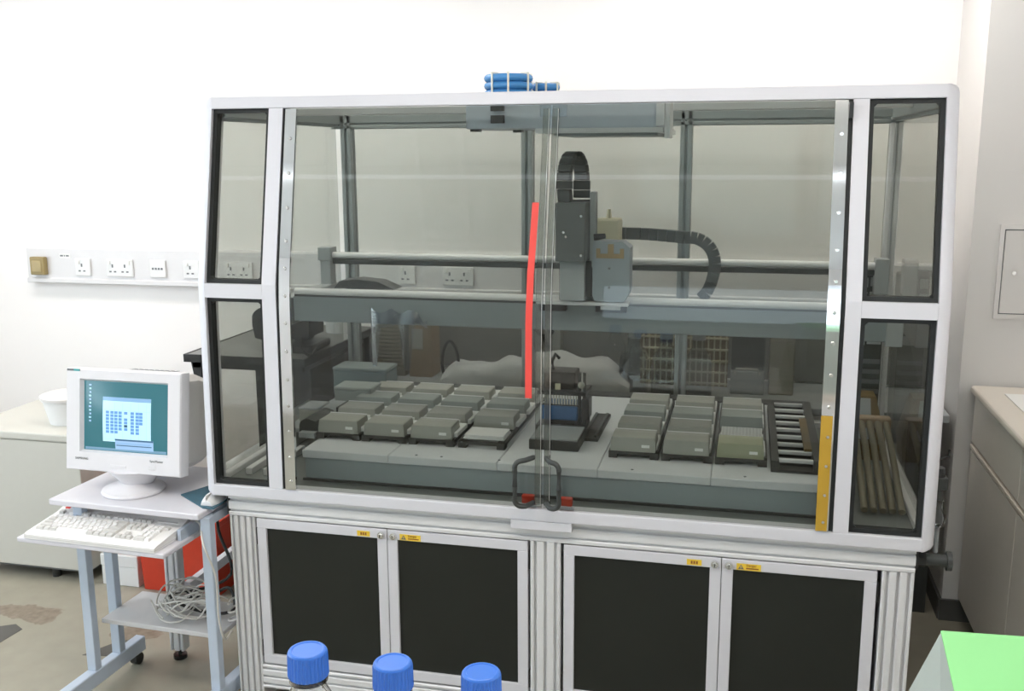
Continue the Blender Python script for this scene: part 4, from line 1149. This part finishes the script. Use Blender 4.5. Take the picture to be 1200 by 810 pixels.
# mouse, mat and small things on the cart top
mp_ = tag(obj('mouse_mat', MB().prism_z([(-.165, .075), (-.030, -.022), (.006, -.022), (.006, .22), (-.10, .22)], .6965, .700), M['mousepad']), 'dark patterned mouse mat on the cart top beside the monitor', 'mat')
ms = thing('mouse', 'white computer mouse on the dark mat under the enclosure corner', 'mouse', (-.02, .02, .700))
rings = []
for i in range(9):
    t = i / 8; y = -.005 + .10 * t; wv = .031 * math.sin(PI * (.15 + .7 * t)) ** .6; hgt = .030 * math.sin(PI * (.12 + .76 * t)) ** .7
    rings.append([(-.028 + wv * math.cos(a), y, .7005 + hgt * max(0, math.sin(a))) for a in [PI * k / 8 for k in range(9)]])
obj('shell', MB().loft(rings), M['white'], ms, smooth=True)
obj('button_line', B(-.029, -.005, .712, -.027, .03, .7315), M['keygrey'], ms)

# tangled cables on the lower shelf
rnd = random.Random(3)
def loops(cx, cy, z0, n, seed):
    r_ = random.Random(seed); pts = []
    a = r_.random() * 6; rx, ry = .065 + .05 * r_.random(), .045 + .04 * r_.random()
    ox, oy = cx + r_.uniform(-.035, .035), cy + r_.uniform(-.03, .03)
    for k in range(n):
        a += .65 + r_.random() * .45
        rx = min(.125, max(.06, rx + r_.uniform(-.025, .025))); ry = min(.085, max(.04, ry + r_.uniform(-.012, .012)))
        pts.append((ox + rx * math.cos(a), oy + ry * math.sin(a), z0 + .01 + r_.random() * .075))
    return pts
for s in range(6):
    o = wire('tangled_cable', loops(-.195, .13, .264, 17 - s, s + 11), .0029, M['cable'])
    tag(o, 'grey cable in the tangled heap on the lower cart shelf', 'cable', 'tangled cables on the lower cart shelf')
o = wire('black_cable', loops(-.175, .125, .266, 9, 55) + [(-.10, .24, .36), (-.16, .28, .5), (-.17, .30, .62)], .0055, M['black'])
tag(o, 'thicker black cable running through the grey tangle', 'cable')
o = wire('floor_cable', [(-.02, .22, .006), (.03, .16, .006), (.06, .10, .006), (.12, .13, .006)], .006, M['black'])
tag(o, 'black cable lying on the floor under the cart', 'cable')
o = wire('coiled_lead', [(.0 + .022 * math.cos(k * 1.3), .10 + .05 * math.sin(k * 1.3), .268 + .006 * k) for k in range(14)], .0035, M['cable'])
tag(o, 'small upright coil of grey lead by the right upright of the cart', 'cable')

# ------------------------------------------------------------------ right hand bench
bn = thing('lab_bench', 'beige laboratory bench with a cream worktop along the right wall', 'bench', (2.75, -.2, 0))
obj('worktop', B(2.395, -1.4, .902, 3.09, 1.187, .932, bev=.012, seg=3), M['worktop'], bn)
obj('carcass', B(2.425, -1.4, .10, 3.09, 1.18, .902), M['bench'], bn)
obj('plinth', B(2.47, -1.4, 0, 3.09, 1.17, .10), M['skirting'], bn)
ys_ = [1.178, .505, -.17, -.84]
for a, b in zip(ys_, ys_[1:]):
    obj('drawer', B(2.412, b + .003, .722, 2.425, a - .003, .900, bev=.001), M['bench'], bn)
    obj('door', B(2.412, b + .003, .105, 2.425, a - .003, .690, bev=.001), M['bench'], bn)
    obj('handle_rail', B(2.408, b + .001, .698, 2.425, a - .001, .712, bev=.002), M['worktop'], bn)
tag(obj('paper_sheet', B(2.48, .78, .9325, 2.70, 1.05, .936), M['white2']), 'pale flat sheet lying on the right bench worktop', 'sheet')

# ------------------------------------------------------------------ near bench with bottles and the green covered box
nb = thing('near_bench', 'bench in front of the camera carrying the blue capped bottles', 'bench', (1.4, -1.75, 0))
ZN = .90
obj('worktop', B(.60, -2.05, ZN - .03, 2.30, -1.37, ZN, bev=.003), M['worktop'], nb)
for x in (.63, 2.22):
    for y in (-2.02, -1.45): obj('leg', B(x, y, 0, x + .05, y + .05, ZN - .03), M['alu2'], nb)
def bottle(x, y, ztop, label):
    t = thing('lab_bottle', label, 'bottle', (x, y, ZN), random.random(), 'blue capped bottles')
    hcap = .038
    zc = ztop - hcap - ZN            # neck height below the cap
    prof = [(.001, .003), (.044, .002), (.0475, .008), (.0475, zc - .075), (.044, zc - .058), (.030, zc - .030), (.0225, zc - .014), (.0205, zc - .006), (.0205, zc + .03)]
    inn_ = [(r - .0022, z) for r, z in reversed(prof[2:])] + [(.04, .007), (.001, .008)]
    obj('body', MB().lathe((0, 0, 0), prof + inn_, 40), M['glass'], t, local=True, smooth=True)
    obj('pouring_ring', MB().lathe((0, 0, zc - .007), [(.021, 0), (.0255, .001), (.0255, .007), (.021, .008)], 36), M['clear'], t, local=True, smooth=True)
    cap = MB()
    n = 96; rings = []
    for z, base, rib in ((zc + .001, .0258, .0), (zc + .0025, .0265, .0007), (zc + hcap - .006, .0258, .0007), (zc + hcap - .003, .0256, 0), (zc + hcap - .001, .0242, 0), (zc + hcap, .0225, 0), (zc + hcap, .0205, 0), (zc + hcap - .0012, .0195, 0), (zc + hcap - .0012, .001, 0)):
        rings.append([((base + (rib if k % 3 == 0 else -rib)) * math.cos(2 * PI * k / n), (base + (rib if k % 3 == 0 else -rib)) * math.sin(2 * PI * k / n), z) for k in range(n)])
    cap.loft(rings)
    obj('cap', cap, M['bluecap'], t, local=True, smooth=False)
    return t
bottle(1.039, -1.545, 1.139, 'glass bottle with blue cap, leftmost of the three, tallest in view')
bottle(1.149, -1.523, 1.123, 'glass bottle with blue cap, middle one of the three bottles')
bottle(1.263, -1.499, 1.110, 'glass bottle with scuffed blue cap nearest the green box')
gx = thing('covered_box', 'box draped with bright green paper and grey film at the right', 'box', (2.0, -1.5, ZN))
z1 = 1.21
top = [(1.826, -1.464), (2.20, -1.440), (2.22, -1.80), (1.80, -1.82)]
bot = [(1.735, -1.40), (2.27, -1.375), (2.29, -1.86), (1.74, -1.88)]
obj('film_sides', MB().loft([[(x, y, ZN + .001) for x, y in bot], [(x * .5 + u * .5, y * .5 + v * .5, 1.06) for (x, y), (u, v) in zip(bot, top)], [(x, y, z1) for x, y in top]]), M['paperside'], gx)
gt = MB(); NXg = 10; vg = {}
for i in range(NXg + 1):
    for j in range(NXg + 1):
        u, v = i / NXg, j / NXg
        A = Vector(top[0]).lerp(Vector(top[1]), u); Bv = Vector(top[3]).lerp(Vector(top[2]), u); P = A.lerp(Bv, v)
        vg[i, j] = gt.bm.verts.new((P.x, P.y, z1 + .003 + (.0 if i in (0, NXg) or j in (0, NXg) else .004 * math.sin(i * 1.9 + j) * math.cos(j * 1.3))))
for i in range(NXg):
    for j in range(NXg): gt.bm.faces.new((vg[i, j], vg[i + 1, j], vg[i + 1, j + 1], vg[i, j + 1]))
ext = bmesh.ops.extrude_face_region(gt.bm, geom=list(gt.bm.faces))
bmesh.ops.translate(gt.bm, verts=[e for e in ext['geom'] if isinstance(e, bmesh.types.BMVert)], vec=(0, 0, -.0025))
obj('green_paper', gt, M['green'], gx, smooth=True)
